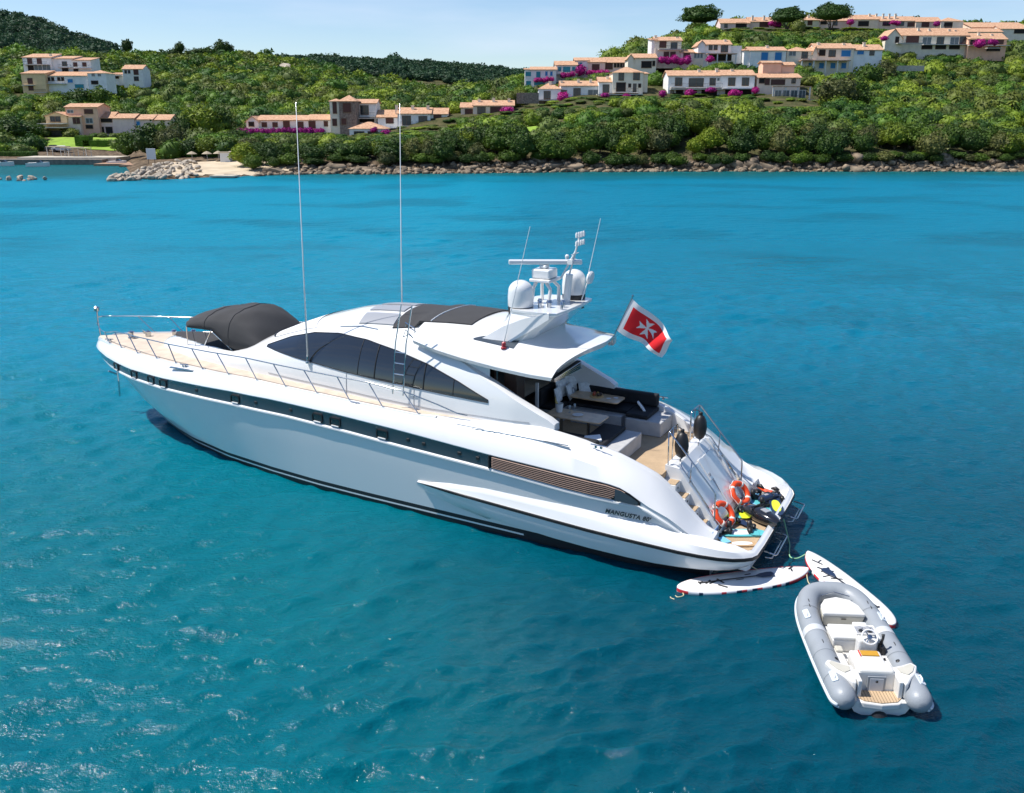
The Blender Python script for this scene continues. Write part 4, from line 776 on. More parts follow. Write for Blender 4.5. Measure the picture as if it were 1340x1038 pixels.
def hull_row(k, s):
    """k: row from keel to deck edge, s: 0 aft .. 1 stem"""
    stem = [20.6,21.3,21.9,22.0,22.05,22.2,23.1,24.1,24.62,24.66,24.78,24.86,24.88,24.84,24.8][k]
    u = 1.12+(stem-1.12)*s; e = lambda T, end: ip(u*1.0 if u < end-4 else end-4+(u-(end-4))*4/(stem-(end-4)), T)
    vw = e(VW, 21.9); vs = e(VST, 24.9); vd = e(VD, 24.9); zb, zt, zg = ip(u, ZSB), ip(u, ZST), ip(u, ZG)
    if k == 0: return (u, 0 if s > 0 else 0, -.95)
    if k == 1: return (u, vw*.84, -.4)
    if k <= 5: z = [0,.13,.18,.30][k-2]; return (u, vw+(vs-vw)*z*.42*(1 if s < 1 else 0), z)
    if k == 6: f = .52; return (u, vw+(vs-vw)*.66, .3+(zb-.3)*f)
    if k == 7: return (u, vs*.995-(.0 if s==1 else .012), zb-.09)
    if k == 8: return (u, vs+(.03 if s < 1 else 0), zb-.075)
    if k == 9: return (u, vs+(.03 if s < 1 else 0), zb-.035)
    if k == 10: return (u, vs-.004 if s < 1 else 0, zb)
    if k == 11: return (u, vs-.004 if s < 1 else 0, zt)
    if k == 12: return (u, vs+(.018 if s < 1 else 0), zt+.03)
    a = 1-(1-0)*0
    if k == 13: return (u, vd+(vs-vd)*.80, zt+(zg-zt)*.62)
    return (u, vd+(vs-vd)*.20, zg-.03*min(1,(zg-zt)))
def vdeck(u): return ip(u, VD)
S_ST = list(np.linspace(0, .16, 17))+list(np.linspace(.18, .90, 44))+[.92,.94,.955,.97,.98,.988,.994,1.0]
def hull_mat(i, j):
    # rows run i = station, j = girth band
    k = j if j < 14 else 28-j-1+0
    return 0
mb = MB(); rows = []
for s in S_ST:
    port = [hull_row(k, s) for k in range(15)]
    ue = port[-1][0]; zg = ip(ue, ZG); port.append((ue, max(vdeck(ue)-.0, 0) if s < 1 else 0, zg))
    rows.append([(p[0], -p[1], p[2]) for p in reversed(port)]+port[1:])
nb = 15
def hm(i, j):
    k = j-nb if j >= nb else nb-1-j     # band index from the keel
    u = rows[i][0][0]
    if k <= 2 or (k <= 3 and u < 6.5): return 1
    if k == 4: return 1
    if k == 10 and u > 2.6: return 2
    if k == 7 and u > 2.3: return 1
    return 0
mb.grid(rows, matrow=hm); hull = mb.build('hull', [G_WHITE, G_ANTI, G_STRIPE], YROOT, smooth=True, weld=True, autosmooth=38)
mb = MB(); mb.add([p for p in rows[0]], [tuple(range(len(rows[0])))]); mb.build('transom_wall', G_WHITE, YROOT)
def vstr(u): return ip(u, VST)
def stripe_pt(u, f, out=.0, side=1):
    zb, zt = ip(u, ZSB), ip(u, ZST); return Vector((u, side*(vstr(u)-.004+out), zb+(zt-zb)*f))
# portholes and little vents in the band
for side in (1,-1):
    for uc in (22.13,20.8,19.73,18.99,15.56,12.36,11.73,10.14):
        c = stripe_pt(uc, .42, .0, side); d = (stripe_pt(uc+.2,.42,0,side)-stripe_pt(uc-.2,.42,0,side)).normalized(); up = Vector((0,0,1)); n = d.cross(up); n = n if n.y*side > 0 else -n
        T = Matrix(((d.x,n.x,up.x,c.x),(d.y,n.y,up.y,c.y),(d.z,n.z,up.z,c.z),(0,0,0,1)))
        def rr(w_, h_, nn=6):
            o = []; r = min(w_,h_)*.45
            for q,(sx,sz) in enumerate(((1,1),(-1,1),(-1,-1),(1,-1))):
                for k in range(nn): t = math.pi/2*(q+k/(nn-1)); o.append((sx*(w_-r)+r*math.cos(t), sz*(h_-r)+r*math.sin(t)))
            return o
        a_, b_ = rr(.19,.125), rr(.16,.095); m1 = MB(); n_ = len(a_)
        m1.add([T@Vector((x,.0,z)) for x,z in a_]+[T@Vector((x,.028,z)) for x,z in a_]+[T@Vector((x,.028,z)) for x,z in b_]+[T@Vector((x,.004,z)) for x,z in b_], [(q*n_+k, q*n_+(k+1)%n_, (q+1)*n_+(k+1)%n_, (q+1)*n_+k) for q in range(3) for k in range(n_)])
        f_ = m1.build('porthole', G_BLACK, YROOT); m2 = MB(); m2.box(-.13,.13,.0,.045,-.125,-.095,T); m2.build('sill', G_WHITE, f_, bevel=.008); m1 = MB(); m1.add([T@Vector((x,.010,z)) for x,z in b_], [tuple(range(n_))]); m1.build('pane', G_GLASS, f_)
    for uc in (17.3,14.7,13.35,9.3,8.8,7.7,7.15):
        c = stripe_pt(uc,.5,0,side); m1 = MB(); m1.box(c.x-.05,c.x+.05,c.y-.015,c.y+.02,c.z-.045,c.z+.045); m1.build('hull_vent', G_BLACK, YROOT, bevel=.008)
# engine air louvres and the glass triangle behind them
for side in (1,-1):
    fr = MB(); 
    fr.grid([[stripe_pt(u, f, .012, side) for f in (.02,.98)] for u in np.linspace(6.78,2.74,60)]); lo = fr.build('air_intake', G_BLACK, YROOT)
    for k in range(7):
        f = .13+.128*k; u1 = 3.45-.055*k; m1 = MB()
        m1.grid([[stripe_pt(u, f-.03, .02, side), stripe_pt(u, f-.02, .05, side), stripe_pt(u, f+.012, .05, side), stripe_pt(u, f+.022, .02, side)] for u in np.linspace(6.72, u1, 60)]); m1.build('slat', G_COPPER, lo)
    m1 = MB(); m1.grid([[stripe_pt(u, f, .07, side) for f in (.06,.96)] for u in np.linspace(3.36,2.78,8)]); m1.build('glass_panel', G_STRIPE, lo)
    m1 = MB(); m1.tube([stripe_pt(6.8, f, .03, side) for f in (.0,1)], .03, 6); m1.build('frame_bar', G_BLACK, lo)

# spray rail / sponson that wraps round the bathing platform
SP = [(9.1,2.80),(8.6,2.84),(8,2.88),(7,2.92),(6,2.95),(5,2.98),(4,3.0),(3,3.02),(2.3,3.02),(1.7,2.99),(1.2,2.92),(.8,2.80),(.5,2.64),(.28,2.44),(.14,2.25),(.07,2.05),(.05,1.4),(.05,.7),(.05,0)]
ZT = [(.05,.78),(.3,.90),(.7,1.0),(1.2,1.08),(2,1.16),(4,1.22),(7,1.22),(8.5,1.14),(9.1,1.08)]
ZS = [(.05,.66),(.4,.72),(1,.78),(2.4,.84),(3.8,.86),(5.5,.93),(7.2,1.0),(8.8,1.06),(9.1,1.07)]
ZB = [(.05,.40),(1,.38),(2.4,.31),(3.8,.30),(5.4,.36),(7,.50),(7.8,.66),(8.5,.88),(9.1,1.05)]
full = SP+[(p[0],-p[1]) for p in SP[-2::-1]]; rows = []
for i, (u, v) in enumerate(full):
    a, b = full[max(i-1,0)], full[min(i+1,len(full)-1)]; d = Vector((b[0]-a[0], b[1]-a[1])).normalized(); n = Vector((d.y,-d.x)); 
    c = Vector((u-4, v)); n = n if n.dot(Vector((u-3 if u < 1.2 else 0, v)) ) > 0 or (u < .3 and n.x < 0) else -n
    if u < .06 or (u<.5 and n.x>0): n = n if n.x < 0 else -n
    zt, zs, zb = ip(u,ZT), ip(u,ZS), ip(u,ZB); k = min(1, max(0, (9.15-u)/2.5)); w_ = .16+.30*k; hug = 0
    if u > 1.3: inn = max(.06, abs(v)-(ip(u,VST)-.10))
    else: inn = .55+.1*min(1,(u/1.3)) if u > .2 else .20
    P = lambda o, z: (u+n.x*o, v+n.y*o, z)
    h = zt-zs
    rows.append([P(-inn, zt+.16*k if u > 1.6 else .65), P(-inn*.72, zt+(.03 if u > 1.6 else .01)), P(-inn*.4, zt-.03*k), P(-.07*k, zt-.25*h), P(-.005, zs+.12*h), P(0, zs+.045*min(1,h*8)), P(.028*k, zs+.035*min(1,h*8)), P(.028*k, zs-.035*min(1,h*8)), P(0, zs-.045*min(1,h*8)), P(-.03*k, zs-(zs-zb)*.5), P(-.14*k, zb+.02), P(-.80*k, zb-.01) if u < 7 else P(-.3*k, zb-.12)])
mb = MB(); mb.grid(rows, matrow=lambda i, j: 1 if j in (5,6,7) else 0); sp = mb.build('sponson', [G_WHITE, G_BLACK], YROOT, smooth=True, autosmooth=50)
# bathing platform floor
mb = MB(); inner = [rows[i][1] for i in range(len(rows)) if full[i][0] < 1.75]; ctr = (1.3,0,.66)
pts = [(p[0],p[1]) for p in inner]; mb.prism(pts, .3, .655); mb.build('platform_base', G_WHITE, YROOT)
tk = [(1.30,1.75),(.95,2.15),(.62,2.12),(.36,1.95),(.26,1.7),(.26,-1.7),(.36,-1.95),(.62,-2.12),(.95,-2.15),(1.30,-1.75)]
mb = MB(); mb.prism(tk, .56, .675); mb.build('platform_teak', G_TEAK, YROOT)
# fold-down boarding rails at the transom
for v0, v1 in ((1.35,.15),(-1.0,-2.05)):
    mb = MB(); mb.tube([(.06,v0,.5),(-.22,v0,.46),(-.24,v0-.06,.46),(-.24,v1+.06,.46),(-.22,v1,.46),(.06,v1,.5)], .022, 8); mb.tube([(.03,v0,.34),(-.12,v0-.08,.32),(-.12,v1+.08,.32),(.03,v1,.34)], .018, 8); mb.build('boarding_rail', G_STEEL, YROOT, smooth=True)

# deck
US = list(np.arange(7.3, 24.6, .35))+[24.6,24.75,24.8]
mb = MB(); mb.grid([[(u, v*vdeck(u)*.995, ip(u,ZG)-.015+.05*(1-v*v)) for v in (-1,-.75,-.4,0,.4,.75,1)] for u in US]); mb.build('deck', G_DECKTEAK, YROOT, smooth=True)
# toe rail
for side in (1,-1):
    mb = MB(); mb.grid([[(u, side*(vdeck(u)-.07), ip(u,ZG)-.02), (u, side*(vdeck(u)-.06), ip(u,ZG)+.035), (u, side*(vdeck(u)+.01), ip(u,ZG)+.035), (u, side*(vdeck(u)+.03), ip(u,ZG)-.02)] for u in np.linspace(8.6, 24.5, 60)]); mb.build('toe_rail', G_WHITE, YROOT, smooth=True, autosmooth=50)

# superstructure shell: half width, base and crown heights along the boat
VB = [(5.3,2.16),(6.5,2.24),(8,2.20),(11,2.14),(14,1.97),(15.5,1.83),(17,1.64),(18.5,1.38),(20,.98),(20.8,.62),(21.3,.22),(21.45,.02)]
ZC = [(8,5.24),(10,5.24),(11,5.22),(11.8,5.18),(12.7,5.06),(13.9,4.74),(14.85,4.40),(15.7,4.05),(16.3,3.72),(17,3.5),(18.5,3.46),(20,3.4),(20.8,3.3),(21.3,3.08),(21.45,3.0)]
ZBS = lambda u: ip(u, ZG)-.03
NN = [(5,2.35),(13,2.35),(15,2.5),(16.5,3.2),(18,4.0),(21.5,3.0)]
def shell(u, t, out=0):
    vb, zb = ip(u,VB), ZBS(u); h = ip(u,ZC)-zb; n = ip(u,NN); c, s = max(math.cos(t),0), max(math.sin(t),0)
    return Vector((u, (vb+out)*c**(2/n), zb+(h+out)*s**(2/n)))
def shell_z(u, z, out=0, side=1):
    vb, zb = ip(u,VB), ZBS(u); h = ip(u,ZC)-zb; n = ip(u,NN); s = min(max((z-zb)/h,0),1)**(n/2); c = math.sqrt(max(0,1-s*s)); return Vector((u, side*((vb+out)*c**(2/n)), z))
TS = list(np.linspace(0, math.pi/2, 17))
def arch(u): 
    r = [shell(u,t) for t in TS]; return r+[Vector((p.x,-p.y,p.z)) for p in reversed(r[:-1])]
US = list(np.arange(9.6, 15.4, .3))+[15.5,15.8,16.1,16.4,16.7]
mb = MB(); mb.grid([arch(u) for u in US]); mb.build('cabin_roof', G_WHITE, YROOT, smooth=True)
# foredeck trunk with a recessed sunpad
rows = []
for u in [16.7,17,17.4,17.8,18.4,19,19.6,20.1,20.5,20.8,21.05,21.3,21.45]:
    r = arch(u); vb = ip(u,VB); well = u < 20.9; vi = vb-.42-(.12 if u > 19.5 else 0); out = []
    for p in r: 
        if well and abs(p.y) < vi: p = Vector((p.x, p.y, 3.22+.02))
        out.append(p)
    rows.append(out)
mb = MB(); mb.grid(rows); mb.build('foredeck_trunk', G_WHITE, YROOT, smooth=True, autosmooth=45)
sp_out = [(u, ip(u,VB)-.40-(.12 if u > 19.5 else 0)) for u in (16.2,17,18,19,19.6,20.1,20.5,20.75)]+[(20.86,.0)]
pl = sp_out+[(u,-v) for u,v in sp_out[-2::-1]]
mb = MB(); mb.prism(pl, 3.24, 3.40); mb.build('sunpad', G_DARKCLOTH, YROOT, bevel=.04)
# side shell from the roof down into the long raked pillar, port and starboard
ZED = [(5.3,3.08),(5.42,3.18),(5.8,3.34),(6.95,3.84),(8.15,4.32),(9.0,4.6),(9.7,4.74)]
for side in (1,-1):
    rows = []
    for u in list(np.linspace(5.32, 9.6, 26)):
        ze = ip(u, ZED); zb = ZBS(u); r = []
        for k in range(9): r.append(shell_z(u, zb+(ze-zb)*k/8, 0, side))
        e = r[-1]; r += [Vector((u, e.y-side*.10, ze+.03)), Vector((u, e.y-side*.28, ze+.01)), Vector((u, e.y-side*.30, ze-.1)), Vector((u, e.y-side*.30+side*.0, max(ze-.6, zb)))]
        rows.append(r)
    mb = MB(); mb.grid(rows); mb.add(rows[0], [tuple(range(len(rows[0])))]); mb.build('side_pillar', G_WHITE, YROOT, smooth=True, autosmooth=40)
# long side windows
WT = [(7.2,3.5),(7.6,3.64),(8.2,3.86),(9.2,4.16),(10.3,4.38),(11.4,4.53),(12.5,4.57),(13.5,4.46),(14.4,4.24),(15.3,3.90)]
WB = [(7.2,3.44),(8.6,3.47),(10.6,3.55),(12,3.62),(13.4,3.72),(15.3,3.86)]
for side in (1,-1):
    us = list(np.linspace(7.22, 15.28, 60)); mb = MB(); mb.grid([[shell_z(u, ip(u,WB)+(ip(u,WT)-ip(u,WB))*k/8, .012, side) for k in range(9)] for u in us]); wn = mb.build('side_window', G_GLASS, YROOT, smooth=True)
    mb = MB(); mb.tube([shell_z(u, ip(u,WT), .014, side) for u in us]+[shell_z(u, ip(u,WB), .014, side) for u in us[::-1]], .014, 6, closed=True); mb.build('window_seal', G_BLACK, wn)
    for uc in (9.25,10.9,11.5,8.3):
        mb = MB(); mb.tube([shell_z(uc, ip(uc,WB)+(ip(uc,WT)-ip(uc,WB))*k/6, .016, side) for k in range(7)], .012 if uc not in (9.25,10.9) else .02, 5); mb.build('window_joint', G_BLACK, wn)
for side in (1,-1):
    for uc in (9.55,11.9): mb = MB(); mb.tube([shell_z(uc, z, .006, side) for z in np.linspace(ZBS(uc)+.04, ip(uc,WB)-.03, 8)], .007, 4); mb.build('door_seam', G_GREYPANEL, YROOT)
    mb = MB(); mb.tube([shell_z(u, ip(u,ZG)+.10, .008, side) for u in np.linspace(6.0,15,40)], .008, 4); mb.build('cabin_foot_seam', G_GREYPANEL, YROOT)
# windscreen: glass wrapped over the front of the shell
mb = MB(); rows = []
for k in range(9):
    f = k/8; r = []
    for j in range(17):
        w_ = -1+j/8; t = math.pi/2-(.60)*abs(w_)**1.0; u = 15.55-.28*w_*w_*1.2-.0+(13.9-15.55)*f; p = shell(u, t, .014); r.append(Vector((p.x, p.y*(1 if w_ > 0 else -1), p.z)))
    rows.append(r)
mb.grid(rows); mb.build('windscreen_cover', mat('white_cover',(.68,.685,.69),.6), YROOT, smooth=True)
mb = MB(); mb.tube([rows[0][j]+Vector((.03,0,.02)) for j in range(17)], .022, 6); mb.build('windscreen_wiper', G_BLACK, YROOT)
def roof_pt(u, v, out=.012):
    vb, zb = ip(u,VB)+out, ZBS(u); h = ip(u,ZC)-zb+out; n = ip(u,NN); c = min(1,abs(v)/vb)**(n/2); return Vector((u, v, zb+h*max(0,1-c*c)**(1/n)))
def roof_patch(name, u0, u1, v0, v1, m, th=.03, f=roof_pt, skew=0, parent=None):
    mb = MB(); us = np.linspace(u0,u1,9); vs = np.linspace(v0,v1,9)
    g0 = [[f(u+skew*(abs(v)), v) for v in vs] for u in us]; rows = [[p-Vector((0,0,.01)) for p in r] for r in g0]; top = [[p+Vector((0,0,th)) for p in r] for r in g0]
    mb.grid(top); edge = lambda q: q[0]+[r[-1] for r in q[1:-1]]+q[-1][::-1]+[r[0] for r in q[1:-1]][::-1]
    mb.grid([edge(rows), edge(top)], closed=True); return mb.build(name, m, parent or YROOT, smooth=True, autosmooth=40)
for v0 in (1.02,.34,-.34,-1.02): roof_patch('roof_hatch', 12.15, 10.95, v0-.24, v0+.24, G_GREYPANEL, .02, skew=-.14)

# hardtop over the cockpit
HC = [(4.85,4.86),(5.1,4.88),(6,5.0),(7,5.12),(8,5.22),(9,5.25),(9.75,5.25)]; HE = [(4.85,4.30),(5.5,4.33),(6,4.34),(7,4.40),(8.2,4.52),(9,4.62),(9.75,4.74)]
HV = [(4.85,2.02),(5.4,2.14),(6,2.16),(8,2.10),(9,2.0),(9.75,1.84)]
def htop(u, v):
    w_ = ip(u,HV); c, e = ip(u,HC), ip(u,HE); x = min(1,abs(v)/w_); return Vector((u, v, e+(c-e)*(1-x**2.4)**.62))
def aft(v): return 5.42-.55*(1-(abs(v)/2.1)**1.6)   # plan curve of the trailing edge
top, bot = [], []
for q in range(22):
    rt, rb = [], []
    for j in range(25):
        w_ = -1+j/12; w2 = math.copysign(abs(w_)**.8, w_); f = q/21; 
        u = aft(w2*2.1)+(9.75-aft(w2*2.1))*f; v = w2*ip(u,HV); p = htop(u, v)
        d = .0
        if .35 < f*4.5+.0 and f < .33 and abs(v) < 1.5: d = .13*math.sin(math.pi*min(1,max(0,(f-.06)/.30)))*(1-(abs(v)/1.5)**4)
        rt.append(p-Vector((0,0,d))); rb.append(Vector((u+.06*(1-f), v*.975, p.z-.10-.06*(1-abs(w_)))))
    top.append(rt); bot.append(rb)
mb = MB(); mb.grid(top); mb.grid(bot, flip=True); mb.grid([top[0], bot[0]]); mb.grid([[r[0] for r in top],[r[0] for r in bot]]); mb.grid([[r[-1] for r in top],[r[-1] for r in bot]]); mb.grid([top[-1],bot[-1]])
mb.build('hardtop', G_WHITE, YROOT, smooth=True, weld=True, autosmooth=45)
# louvred quarter pieces at both trailing corners
for side in (1,):
    mb = MB(); A = Vector((5.46,side*1.96,4.26)); B = Vector((5.06,side*1.2,4.60)); C_ = Vector((5.09,side*1.1,4.36)); D_ = Vector((5.49,side*1.86,4.14))
    mb.add([A,B,C_,D_]+[p+Vector((.1,0,0)) for p in (A,B,C_,D_)], [(0,1,2,3),(4,5,6,7),(0,1,5,4),(2,3,7,6),(1,2,6,5),(0,3,7,4)]); lq = mb.build('hardtop_vent', G_BLACK, YROOT)
    for k in range(4):
        f = (k+.5)/4; a = A.lerp(D_, f); b = B.lerp(C_, f); mb = MB(); mb.tube([a+Vector((-.02,0,0)), b+Vector((-.02,0,0))], .014, 5); mb.build('slat', G_STEEL, lq)
# sunroof cover in charcoal canvas, with a white seam
gcov = lambda u, v: (htop(u,v) if u < 9.7 else roof_pt(u, v, 0))+Vector((0,0,.012))
def cover_u(v, f): return (10.85-.32*abs(v)*0-.0)+(8.2-10.85)*f
mb = MB(); rows = []
for q in range(15):
    f = q/14; r = []
    for j in range(13):
        v = -1.35+2.7*j/12; u = 10.75+(8.35-10.75)*f; w_ = 1-.22*f; v *= w_; a = gcov(9.7,v); 
        p = roof_pt(u,v,0) if u >= 9.7 else htop(u,v); k = min(1,max(0,(u-9.2)/1.0)); pz = max(htop(min(u,9.75),v).z if u < 9.95 else 0, roof_pt(max(u,9.0),v,0).z)
        r.append(Vector((u, v, pz+.035)))
    rows.append(r)
mb.grid(rows); ed = rows[0]+[r[-1] for r in rows[1:-1]]+rows[-1][::-1]+[r[0] for r in rows[1:-1]][::-1]; mb.grid([ed,[p-Vector((0,0,.06)) for p in ed]], closed=True)
cv = mb.build('sunroof_cover', G_DARKCLOTH, YROOT, smooth=True, autosmooth=40)
mb = MB(); mb.tube([p+Vector((0,0,.008)) for p in rows[7]], .018, 5); mb.build('seam', G_WHITE, cv)
# dark moonlight windows on the hardtop sides
for side in (1,-1):
    mb = MB(); rws = []
    for q in range(13):
        f = q/12; u = 7.95+(6.75-7.95)*f; h_ = .42*math.sin(math.pi*min(1,f*.62+.02))**.8; rws.append([htop(u, side*(1.66-h_*k/3))+Vector((0,side*.01,.014)) for k in range(4)])
    mb.grid(rws); mb.build('hardtop_window', G_STRIPE, YROOT, smooth=True)
    mb = MB(); c = htop(7.0, side*1.72); mb.lathe([(.08,0),(.08,.04),(.055,.05),(.055,.16),(.035,.18)], 12, Matrix.Translation(c+Vector((0,0,-.01)))); mb.build('navigation_light', mat('navigation_red' if side > 0 else 'navigation_green', (.35,.03,.04) if side > 0 else (.03,.25,.08), .3), YROOT, smooth=True, autosmooth=40)
# inner panel between pillar and hardtop
for side in (1,-1):
    rws = [[Vector((u, side*(ip(u,HV)-.28), ip(u,HE)-.10)), Vector((u, side*(ip(u,HV)-.26), max(3.3,ip(u,ZED)-.18-(.35 if u<8 else 0))))] for u in np.linspace(7.35, 9.7, 8)]
    mb = MB(); mb.grid(rws); mb.build('hardtop_side_panel', G_WHITE, YROOT, smooth=True)

# radar arch with its overhanging wing
AB = [(7.55,1.50),(6.9,1.62),(6.2,1.50),(5.85,1.2)]; 
def outl(P, n=14):
    pts = [Vector((a,b)) for a,b in P]; pts = pts+[Vector((p.x,-p.y)) for p in reversed(pts)]; return pts
b0 = outl([(7.75,.9),(7.5,1.36),(7.1,1.44),(6.8,1.3),(6.62,1.0),(6.58,.5)]); b1 = outl([(7.3,.75),(7.1,1.12),(6.6,1.22),(6.1,1.22),(5.84,1.12),(5.80,.5)]); b2 = outl([(7.32,.76),(7.12,1.15),(6.6,1.25),(6.06,1.25),(5.78,1.15),(5.74,.5)])
mb = MB(); mb.grid([[Vector((p.x,p.y,(htop(p.x,p.y).z-.15))) for p in b0], [Vector((p.x*.6+q.x*.4,p.y*.66+q.y*.34,5.2)) for p,q in zip(b0,b1)], [Vector((p.x,p.y,5.62)) for p in b1], [Vector((p.x,p.y,5.66)) for p in b2], [Vector((p.x,p.y,5.73)) for p in b2]], closed=True)
mb.add([Vector((p.x,p.y,5.73)) for p in b2], [tuple(range(len(b2)))]); ra = mb.build('radar_arch', G_WHITE, YROOT, smooth=True, autosmooth=35, bevel=.02)
for side in (1,-1):   # swept fins from the wing down to the hardtop sides
    mb = MB(); ua = [(7.9,4.86),(7.6,5.05),(7.2,5.3),(6.6,5.56),(5.95,5.73)]; lo_ = [(7.75,4.75),(7.35,4.82),(6.95,4.92),(6.5,5.2),(5.95,5.58)]
    r0 = [[Vector((u, side*(1.62-.38*k/4), z)), Vector((lo_[k][0], side*(1.68-.42*k/4), lo_[k][1])), Vector((lo_[k][0], side*(1.56-.42*k/4), lo_[k][1])), Vector((u, side*(1.52-.38*k/4), z))] for k,(u,z) in enumerate(ua)]
    mb.grid(r0, closed=True); mb.add(r0[0],[(0,1,2,3)]); mb.add(r0[-1],[(0,1,2,3)]); mb.build('arch_fin', G_WHITE, YROOT, smooth=True, autosmooth=40)
# satellite domes
def dome(u, v, z, r, h, name='satellite_dome'):
    root = MB(); prof = [(r*.98,.09),(r,.12),(r*1.01,h*.45),(r*.97,h*.62)]+[(r*.97*math.cos(t),h*.62+h*.38*math.sin(t)) for t in np.linspace(.15,1.5,9)]
    root.lathe(prof, 32, Matrix.Translation((u,v,z))); d = root.build(name, G_WHITE, YROOT, smooth=True, autosmooth=50); m1 = MB(); m1.lathe([(r*.9,-.3),(r*.97,0),(r*.97,.088)], 32, Matrix.Translation((u,v,z))); m1.build('dome_base', G_BLACK, d, smooth=True, autosmooth=50)
dome(7.02,.75,5.66,.34,.78); dome(6.25,-.95,5.78,.33,.76)
# radar scanner on a four-legged frame
mb = MB()
for a,b in ((6.95,.25),(6.95,-.4),(6.45,.25),(6.45,-.4)): mb.tube([(a,b,5.7),(a-.03,b*.8,6.15),(6.72+(a-6.7)*.5,b*.6,6.34)], [.055,.05,.05], 8)
mb.box(6.4,7.0,-.42,.3,6.32,6.40); fr_ = mb.build('radar_frame', G_WHITE, YROOT, bevel=.02)
mb = MB(); mb.box(6.44,6.98,-.3,.22,6.40,6.66); mb.box(6.6,6.82,-.15,.1,6.66,6.76); mb.build('radar_motor', G_WHITE, YROOT, bevel=.05)
T = Matrix.Translation((6.68,-.02,6.83))@Matrix.Rotation(R(208),4,'Z'); mb = MB(); mb.box(-.98,.98,-.09,.09,-.06,.06,T); mb.build('radar_scanner', G_WHITE, YROOT, bevel=.03)
mb = MB(); mb.tube([(6.2,-.35,5.72),(6.12,-.35,6.5)], .10, 10); mb.tube([(6.12,-.35,6.5),(5.85,-.35,7.5)], .028, 8); mb.tube([(6.3,-.2,6.4),(5.95,-.32,7.1)], .03, 8)
for k,(du,dz) in enumerate(((0,7.05),(-.1,7.3),(-.16,7.5))): mb.tube([(5.98+du,-.15,dz),(5.98+du,-.60,dz)], .016, 6); 
for b in (-.15,-.3,-.45,-.6):
    for dz in (7.28,7.5): mb.lathe([(.035,0),(.04,.1),(.02,.14)], 8, Matrix.Translation((5.84,b,dz)))
mb.lathe([(.05,0),(.06,.08),(.03,.12)], 8, Matrix.Translation((6.06,-.05,6.95))); mb.box(5.98,6.12,-.48,-.2,6.78,6.9); mb.build('signal_mast', G_WHITE, YROOT, smooth=True, autosmooth=40)
for (a,b,c,r_) in ((6.3,.5,5.73,.06),(6.5,.65,5.73,.045),(6.0,.3,5.73,.05),(5.9,.6,5.73,.04),(6.6,.45,5.73,.05)): mb = MB(); mb.lathe([(r_,0),(r_,.12),(r_*1.5,.13),(r_*.9,.2)], 10, Matrix.Translation((a,b,c))); mb.build('horn', G_STEEL, YROOT, smooth=True, autosmooth=40)
mb = MB(); mb.lathe([(.16,-.05),(.19,0),(.16,.05)], 14, Matrix.Translation((5.75,-.9,6.35))@Matrix.Rotation(R(80),4,'Y')); mb.tube([(5.78,-.9,6.35),(5.95,-.8,5.73)], .02, 6); mb.build('searchlight', G_WHITE, YROOT, smooth=True, autosmooth=40)
# whip antennas
for (p, q, r_) in (((7.12,1.52,4.86),(6.36,1.52,7.94),.014),((6.1,-1.2,5.6),(5.62,-1.2,7.92),.014)):
    mb = MB(); mb.tube([p, Vector(p).lerp(Vector(q),.15), q], [r_*1.6, r_, r_*.6], 6); mb.build('whip_antenna', G_WHITE, YROOT)
for side, u0 in ((1,13.34),(-1,12.75)):
    mb = MB(); mb.lathe([(.07,0),(.07,.04),(.04,.06),(.04,.2)], 10, Matrix.Translation((u0,side*1.98,3.68))); tb = mb.build('antenna_mount', G_STEEL, YROOT)
    mb = MB(); mb.tube([(u0,side*1.98,3.8),(u0-.06,side*1.98,6.2),(u0-.2,side*1.99,10.9)], [.026,.018,.009], 8); mb.build('tall_antenna', G_WHITE, YROOT, smooth=True)

# bimini over the foredeck sunpad
mb = MB(); rws = []
BT = [(19.0,4.26),(18.5,4.46),(17.8,4.60),(17.0,4.66),(16.7,4.56),(16.4,4.36),(16.15,4.1),(15.9,3.74)]; BS = [(19.0,3.98),(18.3,4.02),(17.8,4.0),(17.3,3.62),(16.8,3.50),(16.4,3.54),(15.9,3.66)]; BV = [(19.0,1.2),(18,1.28),(17,1.28),(16,1.22),(15.85,1.15)]
for u in np.linspace(19.0,15.9,26):
    zt, zs, w_ = ip(u,BT), ip(u,BS), ip(u,BV); r = []
    for j in range(25):
        t = math.pi*j/24; c = math.cos(t); y_ = math.copysign(abs(c)**.75, c)*w_; z_ = zs+(zt-zs)*math.sin(t)**.62; wr = .018*math.sin(u*9+j*.8)*math.sin(t)+.012*math.sin(j*2.1+u*4); r.append(Vector((u+(.15*math.sin(t) if u > 18.6 else 0), y_, z_+wr)))
    rws.append(r)
mb.grid(rws); bm_ = mb.build('bimini_canopy', G_DARKCLOTH, YROOT, smooth=True); md = bm_.modifiers.new('solidify','SOLIDIFY'); md.thickness = .02
for q in (7,15): mb = MB(); mb.tube([p+Vector((0,0,.012)) for p in rws[q]], .009, 5); mb.build('seam', G_BLACK, bm_)
for side in (1,-1):
    for q in (2,7,15,22): mb = MB(); p = rws[q][0 if side > 0 else -1]; mb.tube([p+Vector((0,0,.02)), Vector((p.x-.05, p.y*.96, 3.38))], .006, 4); mb.build('tie_strap', G_BLACK, bm_)
for side in (1,-1):
    mb = MB(); mb.tube([(18.95,side*1.25,4.03),(19.25,side*1.0,3.3)], .018, 6); mb.tube([(17.75,side*1.36,4.05),(18.5,side*1.02,3.35)], .022, 6); mb.tube([(17.7,side*1.36,4.0),(17.1,side*1.15,3.4)], .02, 6); mb.build('bimini_pole', G_STEEL if side > 0 else G_BLACK, YROOT)

